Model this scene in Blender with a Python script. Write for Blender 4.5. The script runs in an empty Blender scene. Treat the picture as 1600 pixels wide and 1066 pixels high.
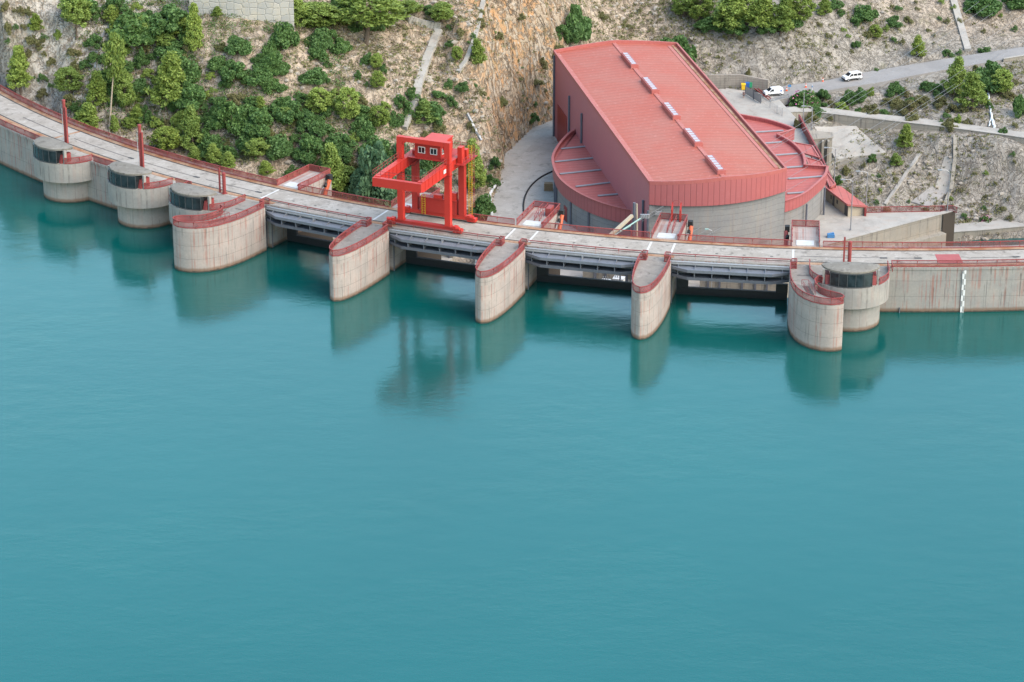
import bpy, math, random
import numpy as np
from mathutils import Vector, Matrix
random.seed(7); RNG = np.random.default_rng(11)
SC = bpy.context.scene; COL = SC.collection
R_ = math.radians
# ------------------------------------------------------------------ camera
F = 4444.0; TH = R_(22.4); H = 181.0
cam = bpy.data.cameras.new('camera'); cam.lens = 36*F/1600; cam.sensor_width = 36; cam.clip_start = 1; cam.clip_end = 6000
co = bpy.data.objects.new('camera', cam); COL.objects.link(co); co.location = (0, 0, H)
co.rotation_euler = (math.pi/2-TH, 0, 0); SC.camera = co

def ray(u, v):
    a = (u-800)/F; b = (533-v)/F
    return np.array([a, math.cos(TH)+b*math.sin(TH), -math.sin(TH)+b*math.cos(TH)])
def unp(u, v, z):
    """the point at height z that stands at this bearing and dip from the viewpoint"""
    d = ray(u, v); t = (z-H)/d[2]
    return np.array([d[0]*t, d[1]*t, z])
# the dam crest is an arc: s metres along it, r metres upstream of its downstream edge
CX, CY, RD = 70.015, 671.86, 211.18
def P(s, r, z=0.0):
    a = s/RD
    return np.array([CX+(RD+r)*math.sin(a), CY-(RD+r)*math.cos(a), z])
def sr(x, y):
    dx, dy = x-CX, y-CY
    return RD*np.arctan2(dx, -dy), np.hypot(dx, dy)-RD
DZ = 8.3                                       # crest level above the water
# ------------------------------------------------------------------ mesh builder
OFF = {}
class MB:
    def __init__(s): s.v = []; s.f = []; s.uv = []
    def add(s, vs, fs, uvs=None):
        n = len(s.v); s.v += [tuple(map(float, p)) for p in vs]
        for k, f in enumerate(fs):
            s.f.append([i+n for i in f])
            s.uv.append(uvs[k] if uvs else None)
        return s
    def box(s, x0, x1, y0, y1, z0, z1, fr=None):
        vs = [(x, y, z) for z in (z0, z1) for y in (y0, y1) for x in (x0, x1)]
        if fr is not None: vs = [fr(*p) for p in vs]
        L, W = abs(x1-x0), abs(y1-y0)
        return s.add(vs, [(0, 2, 3, 1), (4, 5, 7, 6), (0, 1, 5, 4), (1, 3, 7, 5), (3, 2, 6, 7), (2, 0, 4, 6)],
            [[(0, 0), (0, W), (L, W), (L, 0)], [(0, 0), (L, 0), (L, W), (0, W)],
             [(0, z0), (L, z0), (L, z1), (0, z1)], [(0, z0), (W, z0), (W, z1), (0, z1)], [(0, z0), (L, z0), (L, z1), (0, z1)], [(0, z0), (W, z0), (W, z1), (0, z1)]])
    def prism(s, pts, z0, z1, top=True, bottom=True, fr=None):
        """upright prism over an anticlockwise outline; z0/z1 numbers or lists"""
        n = len(pts)
        za = z0 if hasattr(z0, '__len__') else [z0]*n; zb = z1 if hasattr(z1, '__len__') else [z1]*n
        vs = [(p[0], p[1], za[i]) for i, p in enumerate(pts)]+[(p[0], p[1], zb[i]) for i, p in enumerate(pts)]
        if fr is not None: vs = [fr(*p) for p in vs]
        fs, uv = [], []; L = 0
        for i in range(n):
            j = (i+1) % n; d = math.hypot(pts[j][0]-pts[i][0], pts[j][1]-pts[i][1])
            fs.append((i, j, n+j, n+i)); uv.append([(L, za[i]), (L+d, za[j]), (L+d, zb[j]), (L, zb[i])]); L += d
        if top: fs.append(list(range(n, 2*n))); uv.append([(p[0], p[1]) for p in pts])
        if bottom: fs.append(list(range(n-1, -1, -1))); uv.append([(p[0], p[1]) for p in pts[::-1]])
        return s.add(vs, fs, uv)
    def strip(s, A, B, u0=0.0):
        """quads between two polylines"""
        n = len(A); vs = list(A)+list(B); fs = []; uv = []; L = u0
        for i in range(n-1):
            d = float(np.linalg.norm(np.subtract(A[i+1], A[i]))); w = float(np.linalg.norm(np.subtract(B[i], A[i])))
            fs.append((i, i+1, n+i+1, n+i))
            if abs(A[i][2]-B[i][2]) > .6*w: uv.append([(L, A[i][2]), (L+d, A[i+1][2]), (L+d, B[i+1][2]), (L, B[i][2])])
            else: uv.append([(L, 0), (L+d, 0), (L+d, w), (L, w)])
            L += d
        return s.add(vs, fs, uv)
    def beam(s, p, q, w, h, up=(0, 0, 1)):
        p = np.array(p, float); q = np.array(q, float); d = q-p; L = np.linalg.norm(d); d /= max(L, 1e-9)
        u = np.array(up, float)
        if abs(u@d) > .98: u = np.array([1., 0, 0])
        x = np.cross(d, u); x /= np.linalg.norm(x); y = np.cross(x, d)
        vs = [e+x*a*w/2+y*b*h/2 for e in (p, q) for a, b in ((-1, -1), (1, -1), (1, 1), (-1, 1))]
        return s.add(vs, [(3, 2, 1, 0), (4, 5, 6, 7), (0, 1, 5, 4), (1, 2, 6, 5), (2, 3, 7, 6), (3, 0, 4, 7)],
            [[(0, 0), (w, 0), (w, h), (0, h)]]*2+[[(0, 0), (w, 0), (w, L), (0, L)]]*4)
    def tube(s, path, r, n=6, cap=True):
        path = [np.array(p, float) for p in path]; m = len(path)
        rs = r if hasattr(r, '__len__') else [r]*m; vs = []; fs = []
        ref = np.array([0.31, 0.17, 0.93])
        for i, p in enumerate(path):
            d = path[min(i+1, m-1)]-path[max(i-1, 0)]; d /= max(np.linalg.norm(d), 1e-9)
            x = np.cross(d, ref)
            if np.linalg.norm(x) < 1e-3: x = np.cross(d, (1, 0, 0))
            x /= np.linalg.norm(x); y = np.cross(d, x)
            vs += [p+rs[i]*(math.cos(t)*x+math.sin(t)*y) for t in np.arange(n)*2*math.pi/n]
        for i in range(m-1):
            for k in range(n):
                a, b = i*n+k, i*n+(k+1) % n
                fs.append((a, b, b+n, a+n))
        if cap: fs += [list(range(n-1, -1, -1)), list(range((m-1)*n, m*n))]
        return s.add(vs, fs)
    def lathe(s, prof, c=(0, 0, 0), n=16):
        m = len(prof); vs = [(c[0]+r*math.cos(t), c[1]+r*math.sin(t), c[2]+z) for r, z in prof for t in np.arange(n)*2*math.pi/n]; fs = []
        for i in range(m-1):
            for k in range(n):
                a, b = i*n+k, i*n+(k+1) % n; fs.append((a, b, b+n, a+n))
        fs += [list(range(n-1, -1, -1)), list(range((m-1)*n, m*n))]
        return s.add(vs, fs)
    def build(s, name, mat, parent=None, local=False, smooth=32):
        v = np.array(s.v, float)
        if parent is not None and not local:
            v = v-np.array(OFF[parent.name])
        me = bpy.data.meshes.new(name); me.from_pydata(v.tolist(), [], s.f); me.materials.append(mat)
        if any(u is not None for u in s.uv):
            lay = me.uv_layers.new(name='UVMap'); dat = []
            for f, u in zip(s.f, s.uv):
                for k in range(len(f)): dat += list(u[k]) if u is not None else [0.0, 0.0]
            lay.data.foreach_set('uv', dat)
        if smooth:
            me.polygons.foreach_set('use_smooth', [True]*len(me.polygons)); me.set_sharp_from_angle(angle=R_(smooth))
        me.update()
        o = bpy.data.objects.new(name, me); COL.objects.link(o)
        if parent is not None: o.parent = parent; OFF[o.name] = OFF[parent.name]
        else: OFF[o.name] = (0, 0, 0)
        return o
def tag(o, label=None, cat=None, group=None, kind=None):
    if label: o['label'] = label
    if cat: o['category'] = cat
    if group: o['group'] = group
    if kind: o['kind'] = kind
    return o
def thing(name, label, cat, loc=(0, 0, 0), rz=0.0, group=None):
    o = bpy.data.objects.new(name, None); COL.objects.link(o); o.location = tuple(map(float, loc)); o.rotation_euler = (0, 0, rz)
    o.empty_display_size = .5; OFF[o.name] = tuple(map(float, loc)); return tag(o, label, cat, group)
def copy_tree(o, parent=None):
    c = o.copy(); COL.objects.link(c); OFF[c.name] = OFF.get(o.name, (0, 0, 0))
    if parent is not None: c.parent = parent
    for ch in list(o.children): copy_tree(ch, c)
    return c
# ------------------------------------------------------------------ materials
class NT:
    def __init__(s, name):
        s.m = bpy.data.materials.new(name); s.m.use_nodes = True; s.t = s.m.node_tree
        for n in list(s.t.nodes): s.t.nodes.remove(n)
        s.out = s.n('ShaderNodeOutputMaterial')
    def n(s, typ, ins=None, **kw):
        nd = s.t.nodes.new(typ)
        for k, v in kw.items(): setattr(nd, k, v)
        for k, v in (ins or {}).items(): s.set(nd, k, v)
        return nd
    def set(s, nd, k, v):
        if isinstance(v, bpy.types.NodeSocket): s.t.links.new(v, nd.inputs[k])
        elif isinstance(v, bpy.types.Node): s.t.links.new(v.outputs[0], nd.inputs[k])
        else: nd.inputs[k].default_value = v
    def obj(s): return s.n('ShaderNodeTexCoord').outputs['Object']
    def geo(s): return s.n('ShaderNodeNewGeometry').outputs['Position']
    def uv(s): return s.n('ShaderNodeTexCoord').outputs['UV']
    def map(s, vec, sc=(1, 1, 1), loc=(0, 0, 0), rot=(0, 0, 0)):
        return s.n('ShaderNodeMapping', {'Vector': vec, 'Scale': sc, 'Location': loc, 'Rotation': rot}).outputs[0]
    def noise(s, vec, scale=1., detail=4., rough=.55, dist=0.):
        return s.n('ShaderNodeTexNoise', {'Vector': vec, 'Scale': scale, 'Detail': detail, 'Roughness': rough, 'Distortion': dist}).outputs['Fac']
    def math(s, op, a, b=0., c=0., clamp=False):
        return s.n('ShaderNodeMath', {0: a, 1: b, 2: c}, operation=op, use_clamp=clamp).outputs[0]
    def mr(s, x, a, b, c=0., d=1.):
        return s.n('ShaderNodeMapRange', {'Value': x, 'From Min': a, 'From Max': b, 'To Min': c, 'To Max': d}, interpolation_type='SMOOTHSTEP').outputs[0]
    def mix(s, f, a, b, mode='MIX'):
        nd = s.n('ShaderNodeMix', data_type='RGBA', blend_type=mode)
        for k, v in ((0, f), (6, a), (7, b)):
            if isinstance(v, tuple) and len(v) == 3: v = (*v, 1)
            if isinstance(v, (bpy.types.NodeSocket, bpy.types.Node)): s.set(nd, k, v)
            else: nd.inputs[k].default_value = v
        return nd.outputs[2]
    def bump(s, h, strength=.3, dist=.05):
        return s.n('ShaderNodeBump', {'Height': h, 'Strength': strength, 'Distance': dist}).outputs[0]
    def bsdf(s, col, rough=.8, normal=None, spec=.3, metal=0., **kw):
        b = s.n('ShaderNodeBsdfPrincipled')
        if isinstance(col, tuple) and len(col) == 3: col = (*col, 1)
        s.set(b, 'Base Color', col); s.set(b, 'Roughness', rough); s.set(b, 'Specular IOR Level', spec); s.set(b, 'Metallic', metal)
        if normal is not None: s.set(b, 'Normal', normal)
        for k, v in kw.items(): s.set(b, k, v)
        return b.outputs[0]
    def end(s, sh):
        s.t.links.new(sh, s.out.inputs['Surface']); return s.m

def kk(c, k=.76): return tuple(x*k for x in c)
def concrete_wall(name, c1, c2, rust=.5, dark=.5, joint_v=2.6, joint_u=6.0, water=True, rustcol=(.36, .13, .09), streak=1.0):
    c1, c2, rustcol = kk(c1), kk(c2), kk(rustcol)
    t = NT(name); uv = t.uv(); g = t.geo()
    col = t.mix(t.mr(t.noise(t.map(uv, (.22, .35, 1)), 1, 5), .3, .7), c1, c2)
    col = t.mix(t.mr(t.noise(g, 2.6, 6, .65), .25, .75), t.mix(.16, col, (.04, .04, .04)), col)
    # pours: every lift its own tone
    lift = t.n('ShaderNodeTexWhiteNoise', {'Vector': t.n('ShaderNodeVectorMath', {0: t.map(uv, (1/joint_u, 1/joint_v, 0))}, operation='FLOOR').outputs[0]}, noise_dimensions='3D').outputs[0]
    col = t.mix(t.math('MULTIPLY', lift, .22), col, tuple(x*.72 for x in c2))
    col = t.mix(t.math('MULTIPLY', t.mr(t.noise(t.map(uv, (.6, .10, 1), (77, 3, 0)), 1, 4), .45, .68), rust*.55), col, tuple(a*.5+b*.5 for a, b in zip(c1, (.42, .22, .16))))
    st = t.noise(t.map(uv, (1.9*streak, .05, 1), (13, 0, 0)), 1, 3, .6)
    fade = t.noise(t.map(uv, (.5, .28, 1), (3, 7, 0)), 1, 3)
    m = t.math('MULTIPLY', t.mr(st, .54, .64), t.mr(fade, .40, .58))
    col = t.mix(t.math('MULTIPLY', m, dark), col, (.07, .065, .06))
    st2 = t.noise(t.map(uv, (1.5*streak, .035, 1), (41, 0, 0)), 1, 2, .5)
    m2 = t.math('MULTIPLY', t.mr(st2, .50, .60), t.mr(t.noise(t.map(uv, (.35, .22, 1), (9, 2, 0)), 1, 3), .38, .62))
    col = t.mix(t.math('MULTIPLY', m2, rust), col, rustcol)
    sep = t.n('ShaderNodeSeparateXYZ', {0: uv})
    wob = t.math('MULTIPLY', t.noise(uv, .8, 3), .12)
    fv = t.math('FRACT', t.math('DIVIDE', t.math('ADD', sep.outputs[1], wob), joint_v))
    fu = t.math('FRACT', t.math('DIVIDE', sep.outputs[0], joint_u))
    jl = t.math('MAXIMUM', t.math('LESS_THAN', fv, .06/joint_v), t.math('LESS_THAN', fu, .05/joint_u))
    bp = t.bump(t.math('SUBTRACT', t.noise(g, 3.5, 5, .6), jl), .35, .05)
    col = t.mix(t.math('MULTIPLY', jl, .5), col, (.06, .055, .05))
    if water:
        z = t.math('ADD', t.n('ShaderNodeSeparateXYZ', {0: g}).outputs[2], t.math('MULTIPLY', t.noise(g, 1.3, 4), -.5))
        col = t.mix(t.mr(z, .75, .2, 0, .75), col, (.15, .085, .05))
        col = t.mix(t.mr(z, .12, -.12, 0, .8), col, (.03, .03, .025))
    return t.end(t.bsdf(col, .9, bp, .2))
def concrete_flat(name, c1, c2, stain=.5, scale=1.0, rust=0.0):
    c1, c2 = kk(c1), kk(c2)
    t = NT(name); g = t.geo()
    col = t.mix(t.mr(t.noise(g, .16*scale, 6, .6), .32, .68), c1, c2)
    col = t.mix(t.math('MULTIPLY', t.mr(t.noise(t.map(g, (1, 1, 1), (31, 5, 0)), .35*scale, 6, .7, .6), .5, .72), stain), col, tuple(x*.42 for x in c1))
    col = t.mix(t.math('MULTIPLY', t.mr(t.noise(t.map(g, (1, 1, 1), (7, 77, 0)), .5*scale, 5, .6), .55, .75), stain*.8), col, tuple(min(.8, x*1.35) for x in c2))
    if rust: col = t.mix(t.math('MULTIPLY', t.mr(t.noise(g, .7, 4), .5, .7), rust), col, (.34, .14, .05))
    col = t.mix(t.mr(t.noise(g, 4, 5, .7), .3, .7, 0, .25), col, tuple(x*.5 for x in c1))
    return t.end(t.bsdf(col, .9, t.bump(t.noise(g, 3, 6, .65), .3, .05), .2))
def paint(name, c, wear=.15, rough=.5, wearcol=None, scale=.7, sat=.25):
    c = kk(c, .74); wearcol = kk(wearcol, .74) if wearcol else None
    t = NT(name); g = t.geo()
    col = t.mix(t.mr(t.noise(g, scale, 5, .65), .35, .7, 0, sat), c, tuple(x*.55 for x in c))
    col = t.mix(t.math('MULTIPLY', t.mr(t.noise(g, scale*2.7, 6, .7), .56, .72), wear), col, wearcol or tuple(min(.75, x+.22) for x in c))
    return t.end(t.bsdf(col, rough, t.bump(t.noise(g, 6, 3), .1, .02), .35))
def mesh_panel(name, c, trans):
    t = NT(name); g = t.geo()
    b = t.bsdf(t.mix(t.mr(t.noise(g, .5, 4), .35, .65), c, tuple(x*.6 for x in c)), .6)
    f = t.mr(t.noise(t.map(g, (1, 1, 1), (3, 9, 4)), .35, 3), .3, .7, trans-.12, trans+.12)
    ms = t.n('ShaderNodeMixShader', {0: f, 1: b, 2: t.n('ShaderNodeBsdfTransparent')})
    return t.end(ms.outputs[0])
def ribbed(name, c, axis_period, direction='u', line=.45, wear=.35, fade=(.5, .22, .2), wscale=.35):
    c, fade = kk(c), kk(fade)
    """metal sheet with seams across u (or v)"""
    t = NT(name); uv = t.uv(); g = t.geo()
    sep = t.n('ShaderNodeSeparateXYZ', {0: uv}); x = sep.outputs[0 if direction == 'u' else 1]
    fr = t.math('FRACT', t.math('DIVIDE', x, axis_period))
    d = t.math('ABSOLUTE', t.math('SUBTRACT', fr, .5))
    seam = t.mr(d, .5, .36)      # 0 at the seam
    col = t.mix(t.mr(t.noise(g, .12, 5, .6), .3, .7), c, fade)
    sheet = t.n('ShaderNodeTexWhiteNoise', {'Vector': t.n('ShaderNodeVectorMath', {0: t.map(uv, (1/axis_period, 1/axis_period, 0)) }, operation='FLOOR').outputs[0]}).outputs[0]
    col = t.mix(t.math('MULTIPLY', sheet, .08), col, tuple(z*.6 for z in c))
    col = t.mix(t.math('MULTIPLY', t.mr(t.noise(g, wscale*3, 6, .72), .52, .72), wear), col, tuple(min(.7, z*1.2+.12) for z in fade))
    col = t.mix(t.math('MULTIPLY', t.math('SUBTRACT', 1., seam), line), col, tuple(z*.45 for z in c))
    return t.end(t.bsdf(col, .55, t.bump(seam, .5, .06), .3))
def plain(name, c, rough=.6, metal=0., spec=.4, var=.25, sc=1.5):
    c = kk(c, .78)
    t = NT(name); g = t.geo()
    col = t.mix(t.mr(t.noise(g, sc, 5, .6), .3, .7, 0, var), c, tuple(x*.5 for x in c))
    return t.end(t.bsdf(col, rough, None, spec, metal))
def leaf(name, c1, c2, c3, tr=.2):
    c1, c2, c3 = kk(c1, 1.2), kk(c2, 1.2), kk(c3, 1.2)
    t = NT(name); gi = t.n('ShaderNodeNewGeometry').outputs['Random Per Island']; oi = t.n('ShaderNodeObjectInfo').outputs['Random']
    col = t.mix(gi, c1, c2); col = t.mix(t.math('MULTIPLY', oi, .55), col, c3)
    b = t.bsdf(col, .6, None, .25)
    tl = t.n('ShaderNodeBsdfTranslucent', {'Color': t.mix(.4, col, tuple(min(1, x*1.7) for x in c2))})
    return t.end(t.n('ShaderNodeMixShader', {0: tr, 1: b, 2: tl}).outputs[0])
M = {}
M['pier'] = concrete_wall('pier_concrete', (.49, .425, .385), (.41, .365, .335), rust=.5, dark=.5, joint_v=2.5, joint_u=7.3, streak=1.5)
M['dam'] = concrete_wall('dam_concrete', (.42, .395, .36), (.35, .335, .315), rust=.55, dark=.65, joint_v=2.9, joint_u=9, streak=1.7)
M['tower'] = concrete_wall('tower_concrete', (.42, .395, .36), (.34, .325, .305), rust=.12, dark=.5, joint_v=4.2, joint_u=5.2)
M['retain'] = concrete_wall('retaining_concrete', (.42, .38, .31), (.36, .33, .28), rust=.15, dark=.55, joint_v=2.5, joint_u=5, water=False, rustcol=(.3, .2, .1))
M['hallwall'] = concrete_wall('hall_concrete', (.33, .32, .30), (.29, .285, .28), rust=.16, dark=.25, joint_v=1.15, joint_u=30, water=False, rustcol=(.42, .3, .2))
M['deck'] = concrete_flat('deck_concrete', (.36, .32, .275), (.45, .41, .365), .85, 1.8)
M['piertop'] = concrete_flat('pier_top_concrete', (.28, .25, .215), (.35, .315, .28), .8, 1.8)
M['rooftop'] = concrete_flat('cabin_roof_concrete', (.215, .195, .165), (.27, .25, .22), .9, 2.6)
M['yard'] = concrete_flat('yard_concrete', (.40, .365, .32), (.47, .435, .39), .6, 1.4)
M['apron'] = concrete_flat('apron_concrete', (.40, .375, .335), (.48, .45, .40), .45, rust=.1)
M['roadmat'] = concrete_flat('road_asphalt', (.31, .295, .28), (.37, .35, .33), .25)
M['rusty'] = concrete_flat('rusty_steel', (.34, .15, .07), (.46, .32, .22), .55, 2.5)
M['rail'] = plain('rail_steel', (.06, .055, .05), .6)
M['mark'] = paint('white_marking', (.66, .65, .63), .6, .8, (.5, .48, .45), 1.5)
M['joint'] = plain('joint_filler', (.10, .09, .085), .9)
M['redpaint'] = paint('red_deck_paint', (.42, .11, .11), .35, .8, (.3, .2, .19))
M['railred'] = paint('railing_red', (.31, .058, .055), .2, .55)
M['mesh'] = mesh_panel('mesh_red', (.27, .06, .06), .58)
M['meshp'] = mesh_panel('mesh_red_pier', (.25, .05, .05), .34)
M['meshl'] = mesh_panel('mesh_red_light', (.32, .08, .075), .84)
M['meshd'] = mesh_panel('mesh_red_dense', (.30, .075, .07), .22)
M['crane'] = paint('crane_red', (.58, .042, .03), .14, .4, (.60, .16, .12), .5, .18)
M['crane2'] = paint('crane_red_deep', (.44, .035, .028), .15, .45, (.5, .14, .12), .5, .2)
M['yellow'] = paint('ladder_yellow', (.62, .37, .03), .1, .5)
M['orange'] = paint('hoist_orange', (.66, .13, .05), .15, .45)
M['cover'] = plain('hatch_steel', (.62, .62, .60), .6, var=.3)
M['white'] = plain('white_paint', (.76, .76, .75), .5, var=.12)
M['roofred'] = ribbed('roof_sheet', (.445, .104, .066), 1.75, 'u', .5, .45, (.43, .138, .098), .6)
M['roofred2'] = ribbed('annex_sheet', (.47, .108, .088), 1.5, 'u', .5, .3, (.44, .13, .11))
M['clad'] = ribbed('wall_cladding', (.52, .18, .195), .55, 'u', .12, .06, (.48, .18, .195))
M['fascia'] = ribbed('fascia_cladding', (.46, .13, .125), 1.1, 'u', .5, .1, (.42, .13, .13))
M['doorred'] = plain('door_red', (.30, .035, .035), .5)
M['trim'] = paint('trim_red', (.48, .14, .125), .4, .5, (.6, .38, .34), 1.)
M['gutter'] = plain('gutter_zinc', (.36, .37, .39), .5, .3)
M['scuff'] = paint('worn_flashing', (.50, .17, .14), .95, .7, (.80, .62, .56), 1.3)
M['pipe'] = plain('downpipe_grey', (.13, .14, .17), .5)
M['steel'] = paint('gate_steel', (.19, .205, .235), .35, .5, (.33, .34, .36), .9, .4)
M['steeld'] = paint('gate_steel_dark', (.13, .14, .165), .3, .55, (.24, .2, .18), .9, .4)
M['gate'] = plain('gate_skin', (.03, .034, .042), .55, var=.4)
M['glass'] = None
M['frame'] = plain('window_frame', (.075, .08, .085), .4)
M['wframe'] = plain('white_frame', (.75, .75, .74), .4, var=.05)
M['black'] = plain('rubber_black', (.02, .02, .021), .7)
M['wood'] = plain('wood_crate', (.34, .22, .12), .8, var=.5, sc=6)
M['galv'] = plain('galvanised', (.42, .43, .44), .45, .4)
M['cable'] = plain('cable_grey', (.26, .27, .29), .5)
M['bark'] = plain('bark', (.16, .12, .09), .9, var=.5, sc=5)
M['barkp'] = plain('bark_pale', (.45, .37, .28), .9, var=.4, sc=5)
M['beige'] = plain('shed_wall', (.50, .43, .32), .8, var=.15)
M['skypane'] = plain('skylight_pane', (.46, .43, .48), .3, var=.3)
t = NT('dark_glass'); M['glass'] = t.end(t.bsdf(t.mix(t.mr(t.noise(t.geo(), .9, 2), .35, .65), (.010, .014, .016), (.022, .030, .034)), .05, None, .4))
t = NT('van_glass'); M['vglass'] = t.end(t.bsdf((.02, .025, .028), .05, None, .5))
M['vanwhite'] = plain('van_paint', (.80, .80, .80), .25, spec=.5, var=.02)
M['cone'] = plain('cone_orange', (.8, .12, .03), .6, var=.05)
M['binyellow'] = plain('bin_yellow', (.8, .5, .02), .5, var=.05); M['binblue'] = plain('bin_blue', (.03, .12, .4), .5, var=.05); M['bingreen'] = plain('bin_green', (.04, .35, .16), .5, var=.05)
M['signblue'] = plain('sign_blue', (.08, .25, .5), .5, var=.05)
M['skin'] = plain('skin', (.45, .26, .18), .6, var=.05); M['navy'] = plain('cloth_navy', (.02, .03, .08), .8); M['hair'] = plain('hair_dark', (.02, .014, .01), .8)
M['teal'] = plain('insulator_teal', (.35, .55, .5), .3)
M['lp'] = leaf('pine_leaf', (.115, .165, .032), (.20, .25, .05), (.09, .15, .045))
M['lb'] = leaf('pine_leaf_bright', (.15, .21, .042), (.235, .295, .068), (.12, .18, .05))
M['ld'] = leaf('mastic_leaf', (.045, .095, .028), (.095, .165, .045), (.07, .13, .045))
M['lo'] = leaf('olive_leaf', (.10, .11, .04), (.17, .17, .07), (.14, .12, .06))
M['ll'] = leaf('broad_leaf', (.05, .105, .055), (.11, .18, .095), (.07, .13, .06))
M['dry'] = leaf('dry_scrub', (.17, .13, .08), (.13, .13, .065), (.22, .17, .11), .1)
M['pink'] = leaf('oleander_flower', (.45, .10, .24), (.6, .25, .38), (.5, .15, .3))

# water: turbid turquoise with fine ripples
t = NT('reservoir_water'); g = t.geo()
w1 = t.noise(t.map(g, (.55, 1.1, 1), (0, 0, 0), (0, 0, .35)), 1.0, 3, .5)
w2 = t.noise(t.map(g, (1, 1.6, 1)), .16, 3, .5)
w3 = t.noise(t.map(g, (1.4, 2.4, 1), (5, 3, 0), (0, 0, .5)), 1.5, 2, .5)
hgt = t.math('ADD', t.math('ADD', t.math('MULTIPLY', w1, .34), t.math('MULTIPLY', w2, 1.3)), t.math('MULTIPLY', w3, .22))
col = t.mix(t.mr(t.noise(t.map(g, (1, .6, 1)), .012, 3), .3, .7), (.0001, .059, .053), (.0001, .069, .062))
pat = t.mr(t.noise(t.map(g, (.8, 1.6, 1), (20, 0, 0), (0, 0, .3)), .022, 4, .6, .6), .40, .62)
w4 = t.noise(t.map(g, (1, 1.9, 1), (9, 1, 0), (0, 0, -.4)), 3.4, 2, .5)
hgt = t.math('ADD', hgt, t.math('MULTIPLY', w4, t.math('MULTIPLY', pat, .22)))
M['water'] = t.end(t.bsdf(col, t.mr(pat, 0, 1, .12, .15), t.bump(hgt, t.mr(pat, 0, 1, .30, .44), .10), .5, 0., IOR=1.68, **{'Specular Tint': (.25, .97, 1, 1)}))
t = NT('river_water'); g = t.geo()
M['river'] = t.end(t.bsdf((.02, .07, .065), .12, t.bump(t.noise(g, 1.6, 4), .4, .1), .5, 0., IOR=1.333))
t = NT('falling_water'); g = t.geo()
M['fall'] = t.end(t.bsdf(t.mix(t.mr(t.noise(t.map(g, (4, 4, .5)), 2, 4), .35, .65), (.75, .78, .8), (.45, .5, .52)), .3))
#==PART2==
# ------------------------------------------------------------------ terrain
CTRL = [  # (u, v, z): bearing, dip and height of points surveyed on the slopes
 (0,140,7),(0,70,16),(0,0,25),(-120,60,14),(-120,-60,30),(100,180,4),(100,90,14),(100,0,24),(200,215,1),(200,100,13),(200,0,23),(300,250,-2),(300,130,10),(300,0,23),
 (400,282,-5),(400,150,8.5),(400,30,20),(480,270,-5),(500,100,12),(500,0,21),(560,312,-9),(560,200,2),(560,100,11),(560,0,19.5),
 (640,300,-9),(630,205,0),(650,120,8),(686,45,14),(700,300,-10),(700,200,-1.5),(700,100,8),(700,0,18),(740,320,-11.6),(745,250,-8),(755,180,0),(760,90,9),(760,0,17.5),
 (776,300,-12),(788,240,-12),(815,160,-4),(820,80,5),(820,0,13),(828,200,-12),(862,190,-12),(870,150,-8),(880,80,-1),(890,20,5.5),(850,0,12),
 (960,150,-12),(960,60,-4),(960,0,2),(1060,130,-12),(1060,60,-5),(1060,0,1),(1130,133,-12),(1125,85,-7),(1130,45,-2.5),(1140,0,2),
 (1230,131,-12),(1230,85,-6.5),(1240,45,-2),(1250,0,2),(1330,112,-11.2),(1330,60,-5.5),(1330,0,0),(1400,102,-10.6),(1400,50,-6),(1410,0,-1.5),
 (1500,86,-10),(1500,40,-6.5),(1500,0,-3),(1600,70,-9.2),(1600,30,-6.5),(1600,0,-4),(1720,48,-8),(1720,0,-5),
 (1300,146,-12.2),(1300,170,-14.2),(1400,128,-11.2),(1400,165,-14),(1400,185,-14.6),(1480,110,-10.5),(1480,150,-12.6),(1480,195,-14.6),(1580,95,-10),(1580,150,-12.6),(1580,205,-14.6),(1720,70,-9),(1720,215,-14.6),
 (1262,190,-14.6),(1340,200,-16.3),(1310,235,-19),(1310,290,-24),(1340,325,-27),(1400,213,-16.7),(1400,260,-21),(1400,325,-27),(1480,228,-17.0),(1480,280,-23),(1490,325,-27),(1560,243,-17.4),(1560,300,-24.5),(1560,340,-28),(1600,240,-17.2),(1600,345,-28.2),(1720,250,-17.2),(1720,340,-28)]
_pts = [unp(*c) for c in CTRL]
for s_, z_ in ((-260, 8), (-230, 6), (-200, 3), (-170, 0), (-140, -5), (-115, -9), (-95, -11), (-80, -12), (-60, -12.5), (-40, -12.5), (-20, -12.5)): _pts.append(P(s_, -9, z_))
for x_, y_, z_ in ((-190, 720, 48), (-100, 720, 50), (-30, 720, 44), (0, 660, 26), (30, 720, 28), (60, 720, 22), (100, 720, 16), (160, 720, 12), (60, 665, 6), (110, 670, 1), (-60, 620, 34), (-130, 640, 40), (140, 560, -28), (140, 600, -18), (75, 552, -26), (95, 560, -29), (-190, 600, 30)): _pts.append(np.array([x_, y_, z_]))
_pts = np.array(_pts); _c = _pts[:, :2]/100; _n = len(_c)
def _tps(r2): return np.where(r2 > 0, r2*np.log(r2+1e-12), 0)
_K = _tps(((_c[:, None]-_c[None])**2).sum(-1))+np.eye(_n)*.0006
_A = np.block([[_K, np.c_[np.ones(_n), _c]], [np.c_[np.ones(_n), _c].T, np.zeros((3, 3))]])
_w = np.linalg.solve(_A, np.r_[_pts[:, 2], 0, 0, 0])
def tps(x, y):
    x = np.asarray(x, float).ravel()/100; y = np.asarray(y, float).ravel()/100
    out = _w[_n]+_w[_n+1]*x+_w[_n+2]*y
    for i in range(_n): out = out+_w[i]*_tps((x-_c[i, 0])**2+(y-_c[i, 1])**2)
    return out
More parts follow.
